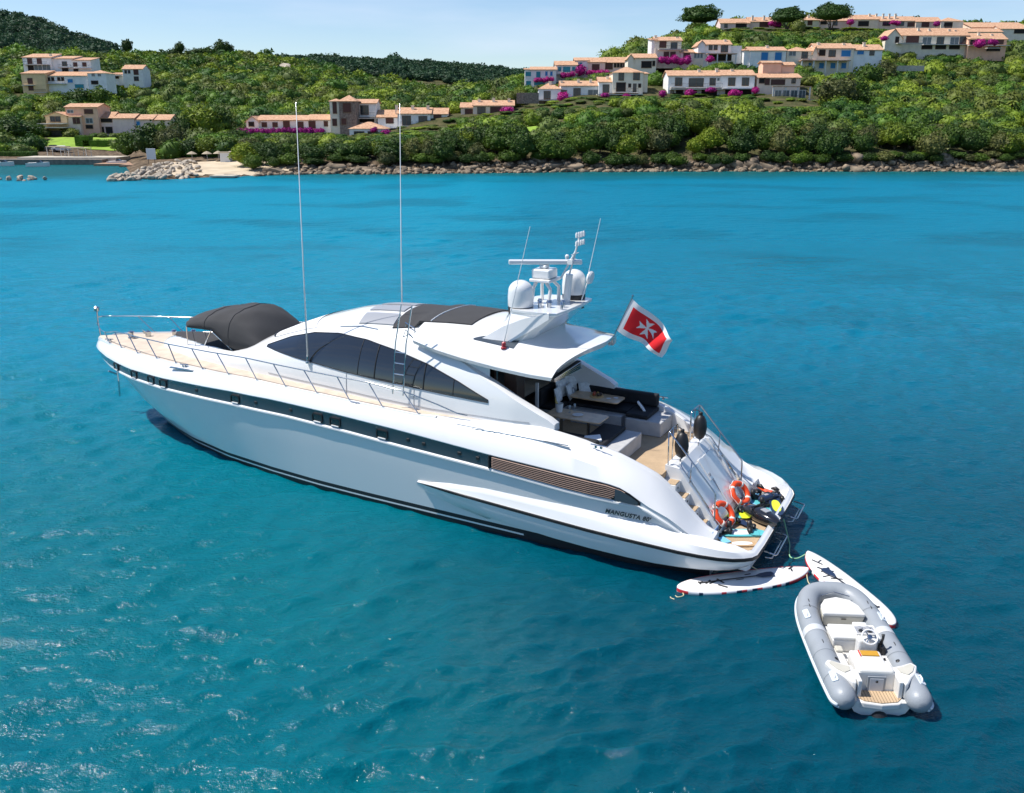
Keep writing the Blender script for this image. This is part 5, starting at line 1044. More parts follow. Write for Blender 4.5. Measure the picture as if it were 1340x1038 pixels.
# guard rails
SB = [23.07,22.03,20.83,19.67,18.61,17.27,16.09,14.88,13.74,12.56,11.41,10.28,9.13]; STP = [23.61,22.5,21.38,20.18,18.93,17.74,16.55,15.31,14.18,13.02,11.82,10.75,9.62]
ZR = [(7.9,3.08),(8.6,3.28),(9.62,3.52),(10.75,3.6),(13,3.64),(15.3,3.70),(17,3.66),(19,3.62),(21.4,3.56),(22.5,3.46),(23.6,3.22),(24.2,3.22),(24.7,3.35)]
for side in (1,-1):
    rail = MB(); path = [(u, side*max(vdeck(u)-.03,.04), ip(u,ZR) if side > 0 else max(ip(u,ZR), 3.52 if u > 9.6 else 0)) for u in np.linspace(24.75 if side < 0 else 24.6, 7.7, 60)]
    rail.tube(path, .019, 8); g = rail.build('guard_rail', G_STEEL, YROOT, smooth=True)
    for a,b in zip(SB, STP):
        mb = MB(); zt = ip(b,ZR) if side > 0 else max(ip(b,ZR),3.52); mb.tube([(a, side*(vdeck(a)-.03), ip(a,ZG)), (b, side*(vdeck(b)-.03), zt)], .017, 6); mb.lathe([(.035,0),(.035,.02)], 8, Matrix.Translation((a, side*(vdeck(a)-.03), ip(a,ZG)+.036))); mb.build('stanchion', G_STEEL, g)
    mb = MB(); mb.tube([(7.9,side*2.66,2.80),(6.6,side*2.62,2.84),(5.4,side*2.60,2.80),(4.7,side*2.58,2.74)], .02, 6)
    mb.tube([(7.9,side*2.62,2.86),(4.75,side*2.55,2.79)], .012, 6); mb.build('grab_rail', G_STEEL, YROOT)
mb = MB(); mb.tube([(24.82,.0,2.8),(24.86,0,3.35),(24.84,0,3.72)], .025, 8); mb.tube([(24.85,.0,3.3),(24.6,.26,3.35)], .018, 6); mb.tube([(24.85,.0,3.5),(24.75,-.2,3.52)], .018, 6); mb.lathe([(.02,-.11),(.09,-.07),(.1,.05),(.03,.11)], 12, Matrix.Translation((24.84,0,3.80))); mb.build('bow_light_staff', G_STEEL, YROOT, smooth=True, autosmooth=40)
# foredeck fittings
def cleat(u, v, z, rz=0, s=1):
    T = Matrix.Translation((u,v,z))@Matrix.Rotation(rz,4,'Z'); mb = MB(); mb.box(-.07*s,-.03*s,-.02,.02,0,.06,T); mb.box(.03*s,.07*s,-.02,.02,0,.06,T); mb.tube([T@Vector((-.15*s,0,.075)), T@Vector((.15*s,0,.075))], .018, 8); mb.build('cleat', G_STEEL, YROOT)
for side in (1,-1):
    cleat(23.4,side*.75,2.92,.4*side); cleat(18.1,side*2.26,3.02,.12*side); cleat(11.2,side*2.62,2.90,0); cleat(4.05,side*2.3,2.76,0,1.4)
    mb = MB(); mb.box(17.6,18.6,side*2.38-.04,side*2.38+.04,2.96,3.0,); mb.build('fairlead', G_STEEL, YROOT, bevel=.01)
mb = MB(); mb.box(11.0,11.9,2.66,2.72,2.86,2.9); mb.build('fairlead', G_STEEL, YROOT, bevel=.01)
mb = MB(); mb.lathe([(.13,0),(.13,.05),(.07,.08),(.08,.2),(.12,.24),(.05,.27)], 16, Matrix.Translation((23.0,.12,2.94))); mb.build('windlass', G_STEEL, YROOT, smooth=True, autosmooth=40)
mb = MB(); mb.lathe([(.10,0),(.10,.16),(.04,.2)], 14, Matrix.Translation((22.7,-.35,2.96))); mb.build('capstan', G_STEEL, YROOT, smooth=True, autosmooth=40)
for v in (-.9,-1.25): mb = MB(); mb.lathe([(.07,0),(.07,.12),(.1,.14),(.06,.2)], 12, Matrix.Translation((21.4 if v<-1 else 22.0,v,2.96))); mb.build('mooring_post', G_STEEL, YROOT, smooth=True, autosmooth=40)
mb = MB(); mb.tube([(24.2,.0,2.2),(24.05,.08,1.2),(24.1,.08,.6)], .03, 6); mb.tube([(24.25,-.2,1.62),(24.1,.08,1.45),(24.2,.34,1.62)], .035, 6); mb.build('anchor', G_STEEL, YROOT)
for side in (1,-1):
    for uc,z in ((12.9,4.98),(12.0,5.12)): pass
    mb = MB(); mb.tube([roof_pt(10.35,side*1.28,.0)+Vector((0,0,.0)), roof_pt(10.35,side*1.28,0)+Vector((0,0,.14)), roof_pt(9.95,side*1.42,0)+Vector((0,0,.14)), roof_pt(9.95,side*1.42,0)], .018, 6); mb.tube([roof_pt(10.3,side*1.55,0)+Vector((0,0,-.1)), roof_pt(10.2,side*1.45,0)+Vector((0,side*.05,.12)), roof_pt(9.9,side*1.55,0)], .014, 6); mb.build('roof_step', G_STEEL, YROOT)
mb = MB(); mb.tube([shell_z(12.6,4.72,.02,1),shell_z(11.8,4.82,.05,1),shell_z(11.2,4.8,.02,1)], .012, 6); mb.build('roof_handrail', G_STEEL, YROOT)

# ------------------------------------------------------------ cockpit
CF = 2.1
mb = MB(); mb.prism([(2.62,-1.62),(3.2,-1.80),(4.2,-2.05),(8.6,-2.1),(8.6,2.1),(4.2,2.05),(3.2,1.80),(2.62,1.62)],CF-.15,CF); mb.build('cockpit_floor', G_TEAK, YROOT)
for side in (1,-1):   # coamings
    rws = [[Vector((u, side*(vdeck(u)+.01), ip(u,ZG)-.01)), Vector((u, side*(vdeck(u)-.10), ip(u,ZG)+.03)), Vector((u, side*(vdeck(u)-.20), ip(u,ZG)+.0)), Vector((u, side*(vdeck(u)-.22), CF-.1 if u > 2.6 else .5))] for u in [1.12,1.25,1.4,1.6,1.8,2.0,2.2,2.45,2.7]+list(np.arange(3,9.2,.3))]
    mb = MB(); mb.grid(rws); mb.build('coaming', G_WHITE, YROOT, smooth=True, autosmooth=50)
# saloon bulkhead with dark glass doors
mb = MB(); mb.box(8.3,8.36,-1.7,1.7,CF,4.62); bk = mb.build('saloon_bulkhead', G_GLASS, YROOT)
for v in (-1.2,0,1.1): mb = MB(); mb.box(8.22,8.297,v-.04,v+.04,CF,4.6); mb.build('door_frame', G_BROWN, bk)
mb = MB(); mb.box(6.75,7.15,1.0,1.45,CF,4.35); mb.build('helm_locker', G_BROWN, YROOT, bevel=.03)
mb = MB(); mb.box(6.78,6.86,.10,.16,CF,3.5); mb.build('door_edge', G_WHITE, YROOT)
mb = MB(); mb.tube([(7.3,1.55,3.9),(7.3,1.55,4.4)], .012, 6); mb.lathe([(.03,0),(.04,.05)], 8, Matrix.Translation((7.3,1.55,3.85))); mb.build('hanging_strap', G_STEEL, YROOT)
# sofas
def sofa(side, vin, u0, u1, lab):
    V0, V1 = vin, 2.02
    mb = MB(); y0, y1 = sorted((side*V0, side*V1)); mb.box(u0,u0+1.05,y0,y1,CF,CF+.42); ys = sorted((side*1.25, side*V1)); mb.box(u0+1.052,u1,ys[0],ys[1],CF,CF+.42)
    so = mb.build('sofa', G_GREYUPH, YROOT, bevel=.03)
    mb = MB(); a,b = sorted((side*(V0+.06), side*1.96)); mb.box(u0+.42,u0+1.08,a,b,CF+.424,CF+.54); a,b = sorted((side*1.2, side*1.96)); mb.box(u0+1.09,u1,a,b,CF+.424,CF+.54); mb.build('seat_cushion', G_BLACKCUSH, so, bevel=.04)
    mb = MB(); a,b = sorted((side*1.84, side*2.04)); mb.box(u0+.45,u1,a,b,CF+.55,CF+(.72 if side > 0 else .92)); mb.build('back_cushion', G_BLACKCUSH, so, bevel=.05)
    return so
s1 = sofa(1, .02, 3.76, 6.9, ''); s2 = sofa(-1, .92, 3.55, 7.1, '')
mb = MB(); mb.box(6.5,7.2,-2.0,-.5,CF,CF+.42); b_ = mb.build('sofa_end', G_GREYUPH, YROOT, bevel=.03); mb = MB(); mb.box(6.45,7.0,-1.95,-.5,CF+.424,CF+.54); mb.box(7.0,7.2,-2.0,-.5,CF+.43,CF+.95); mb.build('seat_cushion', G_BLACKCUSH, b_, bevel=.05)
mb = MB(); mb.box(4.75,6.3,-1.24,-1.0,CF,CF+.40); mb.build('sofa_kickboard', G_GREYUPH, YROOT, bevel=.02)
def table(c, lx, ly, rz, pedestals):
    T = Matrix.Translation(c)@Matrix.Rotation(rz,4,'Z'); pts = []
    for q,(sx,sy) in enumerate(((1,1),(-1,1),(-1,-1),(1,-1))):
        for k in range(5): t = math.pi/2*(q+k/4); pts.append((sx*(lx/2-.12)+.12*math.cos(t), sy*(ly/2-.12)+.12*math.sin(t)))
    mb = MB(); mb.prism(pts, -.04, 0, T); tb = mb.build('table', G_TABLE, YROOT, bevel=.008)
    for px_ in pedestals: mb = MB(); mb.lathe([(.2,CF-c[2]+.001),(.19,CF-c[2]+.03),(.05,CF-c[2]+.05),(.045,-.1),(.09,-.045)], 20, T@Matrix.Translation((px_,0,0))); mb.build('pedestal', G_STEEL, tb, smooth=True, autosmooth=40)
    return T
T1 = table((5.48,.42,2.85),1.62,.74,0,(-.35,.45)); T2 = table((5.66,-1.42,2.85),1.5,.68,0,(-.2,))
# the sterncasing: steps both sides of a sloping garage door
prof = [(2.66,CF-.9),(2.66,2.24),(2.5,2.26),(2.38,2.22),(2.22,2.05),(1.30,.80),(1.24,.66),(1.24,.4)]
mb = MB(); W2 = 1.22; mb.add([(p[0],-W2,p[1]) for p in prof]+[(p[0],W2,p[1]) for p in prof], [tuple(range(8)), tuple(range(8,16))]+[(i,i+1,9+i,8+i) for i in range(7)]); gd = mb.build('garage_door', G_WHITE, YROOT, bevel=.02)
def slope(f, v, out=0): a = Vector((2.22,v,2.05)); b = Vector((1.30,v,.80)); n = Vector((-1.25,0,.92)).normalized(); return a.lerp(b,f)+n*out
def slab(name, f0,f1,v0,v1,h,m,parent=gd):
    mb = MB(); mb.hexa([slope(f0,v0,.001),slope(f0,v1,.001),slope(f1,v1,.001),slope(f1,v0,.001),slope(f0,v0,h),slope(f0,v1,h),slope(f1,v1,h),slope(f1,v0,h)]); return mb.build(name, m, parent, bevel=.01)
slab('door_panel', .04,.95,.12,1.05,.03,G_WHITE); slab('door_panel', .04,.95,-1.05,-.12,.03,G_WHITE); slab('door_rib', .02,.42,-.11,.11,.05,G_WHITE); slab('door_latch', .30,.36,-.05,.05,.07,G_GREYPANEL)
mb = MB(); mb.box(1.18,1.238,-1.2,1.2,.66,.72); mb.build('door_gap', G_BLACK, gd)
for side in (1,-1):
    a, b = sorted((side*1.222, side*1.30)); mb = MB(); pr = [(2.66,.6),(2.66,2.24),(2.3,2.2),(1.28,.9),(1.2,.67)]; mb.add([(p[0],a,p[1]) for p in pr]+[(p[0],b,p[1]) for p in pr], [tuple(range(5)),tuple(range(5,10))]+[(i,(i+1)%5,5+(i+1)%5,5+i) for i in range(5)]); mb.build('stair_side', G_WHITE, YROOT)
    for k,(u,z) in enumerate(((2.24,1.90),(1.98,1.60),(1.72,1.30),(1.46,1.00))):
        a, b = sorted((side*1.302, side*(vdeck(u)-.16))); mb = MB(); mb.box(u-.0,2.70,a,b,.5,z); st = mb.build('step', G_WHITE, YROOT)
        mb = MB(); a2, b2 = (a+.04, b-.04); mb.box(u+.01,u+.25,a2,b2,z+.002,z+.022); mb.build('tread', G_TEAK, st, bevel=.005)
        mb = MB(); c_ = (a+b)/2; mb.box(u-.012,u-.001,c_-.02,c_+.02,z-.14,z-.10); mb.build('step_light', G_BLACK, st)
    # hand rails and fender frames
    mb = MB(); v = side*1.26; mb.tube([(2.62,side*.55,2.26),(2.62,side*.55,3.05),(2.62,side*.6,3.1),(2.62,v-side*.05,3.1),(2.58,v,3.08),(1.42,v,1.78),(1.36,v,1.70),(1.34,v,1.0)], .021, 8); mb.tube([(2.0,v,2.43),(2.02,v,1.86)], .017, 6)
    mb.tube([(2.62,side*.9,2.26),(2.62,side*.9,3.1)], .017, 6); mb.tube([(2.60,v,2.24),(2.62,v,3.08)], .018, 6); mb.tube([(2.35,side*.45,2.24),(2.35,side*.45,2.36),(2.35,side*1.1,2.36),(2.25,v,2.24),(2.0,v,1.93),(1.5,v,1.28)], .018, 6); mb.build('stern_rail', G_STEEL, YROOT, smooth=True)
mb = MB(); mb.box(1.205,1.215,1.36,1.88,.73,.95); nbd = mb.build('name_board', mat('pale_blue_board', (.22,.40,.66), .5), YROOT)
def text_mesh(s, size, m, parent, M, name='lettering', ext=.004, shear=0, bold=.0):
    cu = bpy.data.curves.new('t', 'FONT'); cu.body = s; cu.size = size; cu.extrude = ext; cu.offset = bold; cu.shear = shear; cu.align_x = 'CENTER'; cu.align_y = 'CENTER'; cu.space_character = 1.08
    o = bpy.data.objects.new('t', cu); COL.objects.link(o); bpy.context.view_layer.update(); me = bpy.data.meshes.new_from_object(o.evaluated_get(bpy.context.evaluated_depsgraph_get())); bpy.data.objects.remove(o)
    me.materials.clear(); me.materials.append(m); r = bpy.data.objects.new(name, me); COL.objects.link(r); r.parent = parent; r.matrix_local = M; return r
def hull_v(u, z):   # outer half width of the hull at a height
    zb = ip(u, ZSB); vw, vs = ip(u, VW), ip(u, VST); z0, v0 = .3, vw+(vs-vw)*.3*.42; z1, v1 = .3+(zb-.3)*.52, vw+(vs-vw)*.66
    return v0+(v1-v0)*(z-z0)/(z1-z0) if z < z1 else v1+(vs-v1)*(z-z1)/(zb-.09-z1)
TXV = (hull_v(3.55,1.40)+.03, hull_v(2.55,1.37)+.03)
G_INK = mat('dark_lettering', (.015,.03,.035), .4); G_BLUE = mat('blue_lettering', (.01,.06,.28), .5)
Mt = Matrix(((0,0,-1,1.20),(-1,0,0,1.62),(0,1,0,.84),(0,0,0,1))); text_mesh('VALLETTA', .115, G_BLUE, nbd, Mt, bold=.004)
for side in (1,):
    x = Vector((-1,0,0)); a_ = Vector((3.55,TXV[0],1.40)); b_ = Vector((2.55,TXV[1],1.37)); x = (b_-a_).normalized(); y = Vector((0,.06,1)); y = (y-x*y.dot(x)).normalized(); n = x.cross(y); c = (a_+b_)/2
    M_ = Matrix(((x.x,y.x,n.x,c.x),(x.y,y.y,n.y,c.y),(x.z,y.z,n.z,c.z),(0,0,0,1))); TXT = text_mesh("MANGUSTA 80'", .155, G_INK, YROOT, M_, shear=.25, bold=.004, ext=.008)
# ============================================================ things on and around the yacht (placed in yacht coordinates, then set free in the world)
YM = YROOT.matrix_basis.copy(); YRZ = 2.6525
def on_yacht(name, u, v, z, label, cat, rz=0, group=None):
    o = empty(name, YM@Vector((u,v,z)), YRZ+rz); return tag(o, label, cat, group)
# ensign on its staff
fl = on_yacht('ensign', 5.02, -.6, 4.62, 'red ensign with a white border and white eight-pointed cross, flying from the hardtop', 'flag')
mb = MB(); mb.tube([(0,0,-.02),(-.62,0,1.38)], .014, 8); mb.lathe([(.02,0),(.03,.03),(.005,.06)], 8, Matrix.Translation((-.62,0,1.38))); mb.build('staff', G_STEEL, fl)
H0, H1, F0, F1 = Vector((-.60,0,1.33)), Vector((-.20,0,.43)), Vector((-1.71,-.30,.33)), Vector((-1.42,-.32,-.24))
NX, NY = 120, 72; rows = []
for i in range(NX+1):
    s = i/NX; r = []
    for j in range(NY+1):
        t = j/NY; p = (H0.lerp(F0, s)).lerp(H1.lerp(F1, s), t); sag = math.sin(math.pi*s); p = p+Vector((0,.10*math.sin(s*7.5+t*1.2)*s**.6+.05*math.sin(s*15+t*4)*s, .06*sag*(1-t)-.05*math.sin(s*9)*(.3+s)*.6+.02*math.sin(t*9+s*5)*s)); r.append(p)
    rows.append(r)
def flagmat(i, j):
    X = (i+.5)/NX*1.5; Y = (j+.5)/NY
    if not (.15 < X < 1.35 and .15 < Y < .85): return 0
    cx, cy = X-.75, Y-.5
    for a, b in ((cx,cy),(-cx,cy),(cy,cx),(-cy,cx)):
        if a > 0 and a < .285 and abs(b) < .012+a*.40:
            ymax = .012+.285*.40
            if a < .285-.075*(1-abs(b)/ymax): return 0
    return 1
mb = MB(); mb.grid(rows, matrow=flagmat); G_FLAGW = mat('flag_white', (.74,.74,.74), .85); mb.build('cloth', [G_FLAGW, G_RED], fl, smooth=True, fix=False)
# boarding ladder leaning on the cabin side
ld_ = on_yacht('boarding_ladder', 9.93, 2.34, 3.33, 'slim steel ladder with rungs on its lower half, leaning against the cabin side', 'ladder')
mb = MB(); top_ = -.38
for du in (.17,-.17): m1 = MB(); m1.tube([(du,.02,-.02),(du-.1,-.06,1.4),(du-.28,-.14,2.45)], .018, 8); m1.build('rail', G_STEEL, ld_)
for z in (.25,.55,.85,1.15): m1 = MB(); y_ = .02-.08*z/1.4; m1.tube([(-.17-.071*z,y_,z),(.17-.071*z,y_,z)], .016, 6); m1.build('rung', G_STEEL, ld_)
# fenders hanging on the stern rails
for v, lb in ((.93,'black oval fender on the port stern rail'),(-.62,'black oval fender on the starboard stern rail')):
    f = on_yacht('fender', 2.38, v, 2.36, lb, 'fender', .2, 'black fenders on the stern rail'); mb = MB()
    prof = [(.04,.0),(.11,.05),(.16,.16),(.18,.32),(.16,.5),(.11,.62),(.04,.68)]; mb.lathe(prof, 20); mb.build('body', G_BLACK, f, smooth=True); mb = MB(); mb.lathe([(.05,.67),(.05,.74),(.02,.76)], 10); mb.tube([(0,0,.74),(.1,0,.80),(.22,0,.78)], .012, 5); mb.build('eye', G_BLACK, f)
# lifebuoys
for u, v, z, rx, rz, lb in ((1.36,.78,1.0,.80,-.40,'orange lifebuoy leaning on the port foot of the garage door'),(1.34,-.72,1.0,.80,-.35,'orange lifebuoy leaning on the starboard foot of the garage door')):
    f = on_yacht('lifebuoy', u-.12, v, z, lb, 'lifebuoy', 0, 'orange lifebuoys on the bathing platform'); T = Matrix.Rotation(rz,4,'Z')@Matrix.Rotation(-rx-.12,4,'Y'); n = 36
    mb = MB(); mb.tube([T@Vector((.275*math.cos(2*math.pi*k/n), .275*math.sin(2*math.pi*k/n), 0)) for k in range(n)], .075, 12, closed=True); mb.build('ring', G_ORANGE, f, smooth=True)
    for q in range(4):
        t0 = math.pi/4+q*math.pi/2; mb = MB(); mb.tube([T@Vector((.275*math.cos(t0+d), .275*math.sin(t0+d), 0)) for d in (-.1,0,.1)], .079, 12); mb.build('band', mat('reflective_tape', (.75,.72,.68), .4) if q == 0 and v > 0 else bpy.data.materials['reflective_tape'], f, smooth=True)
    mb = MB(); mb.tube([T@Vector(((.365+.015*math.cos(8*t))*math.cos(t), (.365+.015*math.cos(8*t))*math.sin(t), .01)) for t in np.linspace(0,2*math.pi,48,endpoint=False)], .009, 5, closed=True); mb.build('grab_line', M_ROPE if 'M_ROPE' in globals() else G_FLAGW, f)
# water toys on the bathing platform
G_NAVY = mat('navy_plastic', (.015,.03,.07), .35); G_TEAL = mat('teal_print', (.10,.45,.48), .4); G_YEL = mat('acid_yellow', (.62,.72,.03), .4); G_SKY = mat('light_blue_print', (.20,.50,.72), .4); G_SAND2 = mat('tan_rubber', (.45,.30,.16), .6); G_GLOSSB = mat('gloss_black', (.012,.012,.014), .12, coat=.8)
def scooter(u, v, rz, s, label, m=G_GLOSSB):
    o = on_yacht('sea_scooter', u, v, .685, label, 'sea scooter', rz); rows = []; L_ = 1.15*s
    for i in range(15):
        t = i/14; x = (t-.5)*L_; w_ = .24*s*(math.sin(math.pi*min(.98,t*.8+.16)))**.6; h = .18*s*(math.sin(math.pi*min(.97,t*.85+.1)))**.5; rows.append([(x, w_*math.copysign(abs(math.cos(a))**.8,math.cos(a)), .17*s+h*math.copysign(abs(math.sin(a))**.8,math.sin(a))) for a in np.linspace(0,2*math.pi,20,endpoint=False)])
    mb = MB(); mb.grid(rows, closed=True); mb.add(rows[0],[tuple(range(20))]); mb.add(rows[-1],[tuple(range(20))]); mb.build('body', m, o, smooth=True, autosmooth=50)
    mb = MB(); mb.tube([(-.1*s,-.3*s,.3*s),(-.22*s,-.2*s,.36*s),(-.22*s,.2*s,.36*s),(-.1*s,.3*s,.3*s)], .02*s, 8); mb.build('handlebar', G_BLACK, o, smooth=True); mb = MB(); mb.lathe([(.11*s,0),(.12*s,.05*s),(.07*s,.08*s)], 16, Matrix.Translation((-L_/2,0,.17*s))@Matrix.Rotation(-math.pi/2,4,'Y')); mb.build('nozzle', G_NAVY, o, smooth=True)
    mb = MB(); mb.box(-.02*s,.2*s,-.08*s,.08*s,.33*s,.365*s); mb.build('display', G_GREYPANEL, o, bevel=.01); return o
scooter(.42,.10,2.55,1.0,'glossy black sea scooter lying at the aft edge of the bathing platform')
def board(u, v, rz, L_, w_, m, m2, label, z=.69, name='wakeboard', cat='board', boots=False):
    o = on_yacht(name, u, v, z, label, cat, rz); pts = []
    for t in np.linspace(0,2*math.pi,40,endpoint=False): pts.append((L_/2*math.copysign(abs(math.cos(t))**.9,math.cos(t)), w_/2*math.copysign(abs(math.sin(t))**.75,math.sin(t))))
    mb = MB(); mb.prism(pts, 0, .03); mb.build('deck', m, o, bevel=.008); mb = MB(); mb.prism([(x*.62+.02,y*.66) for x,y in pts], .031, .037); mb.build('pad', m2, o)
    if boots:
        for x in (-.25,.25):
            mb = MB(); mb.tube([(x-.02,-.10,.09),(x,0,.10),(x+.02,.13,.08)], [.06,.075,.05], 10); mb.tube([(x,-.06,.1),(x+.0,-.08,.3)], [.065,.06], 10); mb.build('binding', G_BLACK, o, smooth=True)
    return o
board(.75,1.05,.5,1.35,.42,G_TEAL,G_FLAGW,'teal and white wakeboard with black bindings at the port side of the platform',boots=True)
board(.75,-.98,2.3,1.35,.42,G_SKY,G_TEAL,'light blue wakeboard with black bindings on the starboard side of the platform',boots=True)
board(.86,-.30,1.2,1.15,.30,G_TEAL,G_YEL,'narrow teal board with a yellow pad under the sea scooter',z=.69)
board(.30,-.92,1.9,1.2,.34,G_NAVY,G_YEL,'dark blue board with an acid yellow pad beside the sea scooter',z=.73)
board(.52,1.62,.5,.8,.26,G_SAND2,G_FLAGW,'tan skimboard at the port aft corner of the platform')
def fin(u, v, rz, m, label):
    o = on_yacht('swim_fin', u, v, .735, label, 'swim fin', rz); mb = MB(); pts = [(-.14,-.05),(.0,-.06),(.12,-.09),(.36,-.11),(.38,0),(.36,.11),(.12,.09),(.0,.06),(-.14,.05)]; mb.prism(pts, 0, .015); mb.build('blade', m, o)
    mb = MB(); mb.tube([(-.16,0,.03),(-.06,0,.06),(.06,0,.03)], [.045,.06,.03], 10); mb.build('foot_pocket', G_BLACK, o, smooth=True); return o
for q in ((.55,-1.72,.4,G_BLACK,'black swim fin nearest the starboard rim of the platform'),(.95,-1.55,1.3,G_SKY,'light blue swim fin by the starboard stair foot'),(.30,-1.50,-1.0,G_NAVY,'navy swim fin at the starboard aft corner'),(1.02,-.10,2.2,G_YEL,'yellow swim fin between the lifebuoys'),(1.05,1.30,.7,G_BLACK,'black swim fin at the foot of the port stairs'),(.62,.62,-.6,G_NAVY,'navy swim fin beside the port wakeboard'),(.72,-.62,.2,G_SAND2,'tan swim fin in the middle of the platform'),(.48,.72,1.9,G_TEAL,'teal swim fin between the port wakeboard and the sea scooter'),(1.0,.45,-.8,G_YEL,'yellow swim fin beside the port lifebuoy'),(.92,-1.95,2.6,G_ORANGE,'orange swim fin by the starboard sponson'),(.62,-2.0,-.3,G_FLAGW,'white swim fin at the starboard edge of the platform'),(1.12,1.55,2.4,G_SKY,'light blue swim fin below the port stairs')): fin(*q)
scooter(.62,-1.30,1.0,.55,'small dark sea scooter lying on the starboard boards',G_NAVY)
# cushions and table things
def pillow(u, v, z, rz, tilt, s, label, m=G_CUSH, emb=False):
    o = on_yacht('throw_pillow', u, v, z, label, 'pillow', rz); T = Matrix.Rotation(tilt,4,'Y'); rows = []
    for i in range(11):
        r = []
        for j in range(11):
            a, b = i/5-1, j/5-1; e = (1-a*a)*(1-b*b); k = 1-.08*(1-abs(a*b)); r.append((a*k*s/2, b*k*s/2, .09*e**.45+.002))
        rows.append(r)
    mb = MB(); mb.grid([[T@Vector((p[2],p[1],p[0]+s/2)) for p in r] for r in rows]); mb.grid([[T@Vector((-p[2],p[1],p[0]+s/2)) for p in r] for r in rows]); c = mb.build('cover', m, o, smooth=True, weld=True)
    if emb: mb = MB(); n = 20; mb.add([T@Vector((-.100,.10*math.cos(2*math.pi*k/n),s/2+.10*math.sin(2*math.pi*k/n))) for k in range(n)]+[T@Vector((-.100,.075*math.cos(2*math.pi*k/n),s/2+.075*math.sin(2*math.pi*k/n))) for k in range(n)], [(k,(k+1)%n,n+(k+1)%n,n+k) for k in range(n)]); mb.build('emblem', G_NAVY, o)
for q in ((6.62,-.95,2.66,.15,.25,.46,'pale grey pillow at the port end of the row on the dark sofa'),(6.72,-1.38,2.68,-.1,.2,.54,'pale pillow standing behind the left one, tallest at the back of the sofa'),(6.45,-1.45,2.66,.1,.3,.46,'pale pillow with a round dark emblem, front of the sofa corner'),(6.55,-1.80,2.72,-.5,.25,.54,'pale pillow in the corner behind the emblem pillow'),(6.15,-1.78,2.66,-.9,.3,.46,'pale pillow nearest the rear table, right end of the row')): pillow(*q, emb='emblem,' in q[-1])
for u, v, lb in ((4.55,1.45,'folded white cloth on the near black seat cushion'),(4.35,-1.55,'white round-backed pillow on the far black sofa')):
    o = on_yacht('folded_cloth' if v > 0 else 'lounge_pillow', u, v, 2.645, lb, 'cloth' if v > 0 else 'pillow', .5); mb = MB(); T = Matrix.Identity(4) if v > 0 else Matrix.Rotation(-.9,4,'Y'); mb.prism([(-.2,-.22),(.22,-.12),(.24,.08),(-.02,.24),(-.2,.2)] , 0, .06, T); mb.build('fabric', G_FLAGW, o, bevel=.02)
o = on_yacht('ice_bucket', 6.02, .38, 2.853, 'white ice bucket with a bottle on the near table', 'ice bucket'); mb = MB(); mb.lathe([(.085,0),(.11,.24),(.1,.24),(.08,.03)], 20); mb.build('bucket', G_FLAGW, o, smooth=True, autosmooth=40); mb = MB(); mb.lathe([(.035,.05),(.035,.28),(.013,.36),(.014,.42)], 12, Matrix.Translation((.02,.01,0))@Matrix.Rotation(.25,4,'Y')); mb.build('bottle', mat('bottle_glass',(.45,.33,.10),.1), o, smooth=True)
M_CLEAR = mat('clear_glass', (.30,.36,.40), .05)
for u, v, lb in ((5.75,.30,'stemmed glass beside the ice bucket'),(5.68,.12,'second stemmed glass, inboard of the first')):
    o = on_yacht('wine_glass', u, v, 2.853, lb, 'glass'); mb = MB(); mb.lathe([(.035,0),(.004,.01),(.004,.08),(.03,.11),(.036,.16),(.03,.2)], 12); mb.build('bowl', M_CLEAR, o, smooth=True)
o = on_yacht('plate', 5.45, .42, 2.853, 'white plate in the middle of the near table', 'plate'); mb = MB(); mb.lathe([(.08,0),(.15,.018),(.145,.02),(.07,.008)], 24); mb.build('dish', G_FLAGW, o, smooth=True)
o = on_yacht('snack_board', 5.68, -1.42, 2.853, 'round wooden board of fruit and dark bread on the rear table', 'food board'); mb = MB(); mb.lathe([(.2,0),(.2,.02)], 24); mb.build('board', mat('light_wood',(.60,.38,.16),.5), o)
for k,(a,b,c_) in enumerate(((.07,.03,(.45,.08,.03)),(-.06,.05,(.06,.03,.02)),(.0,-.08,(.5,.25,.05)),(-.1,-.04,(.05,.025,.02)),(.1,-.07,(.35,.05,.03)))): mb = MB(); mb.lathe([(.01,0),(.045,.02),(.05,.05),(.03,.085),(.004,.095)], 10, Matrix.Translation((a,b,.02))); mb.build('fruit', mat('fruit_skin', c_, .4), o, smooth=True)
for u, v, lb in ((5.28,-1.35,'small white saucer on the rear table'),(5.12,-1.50,'second small saucer on the rear table, further aft')): o = on_yacht('saucer', u, v, 2.853, lb, 'saucer'); mb = MB(); mb.lathe([(.04,0),(.075,.012),(.07,.014),(.03,.006)], 18); mb.build('dish', G_FLAGW, o, smooth=True)

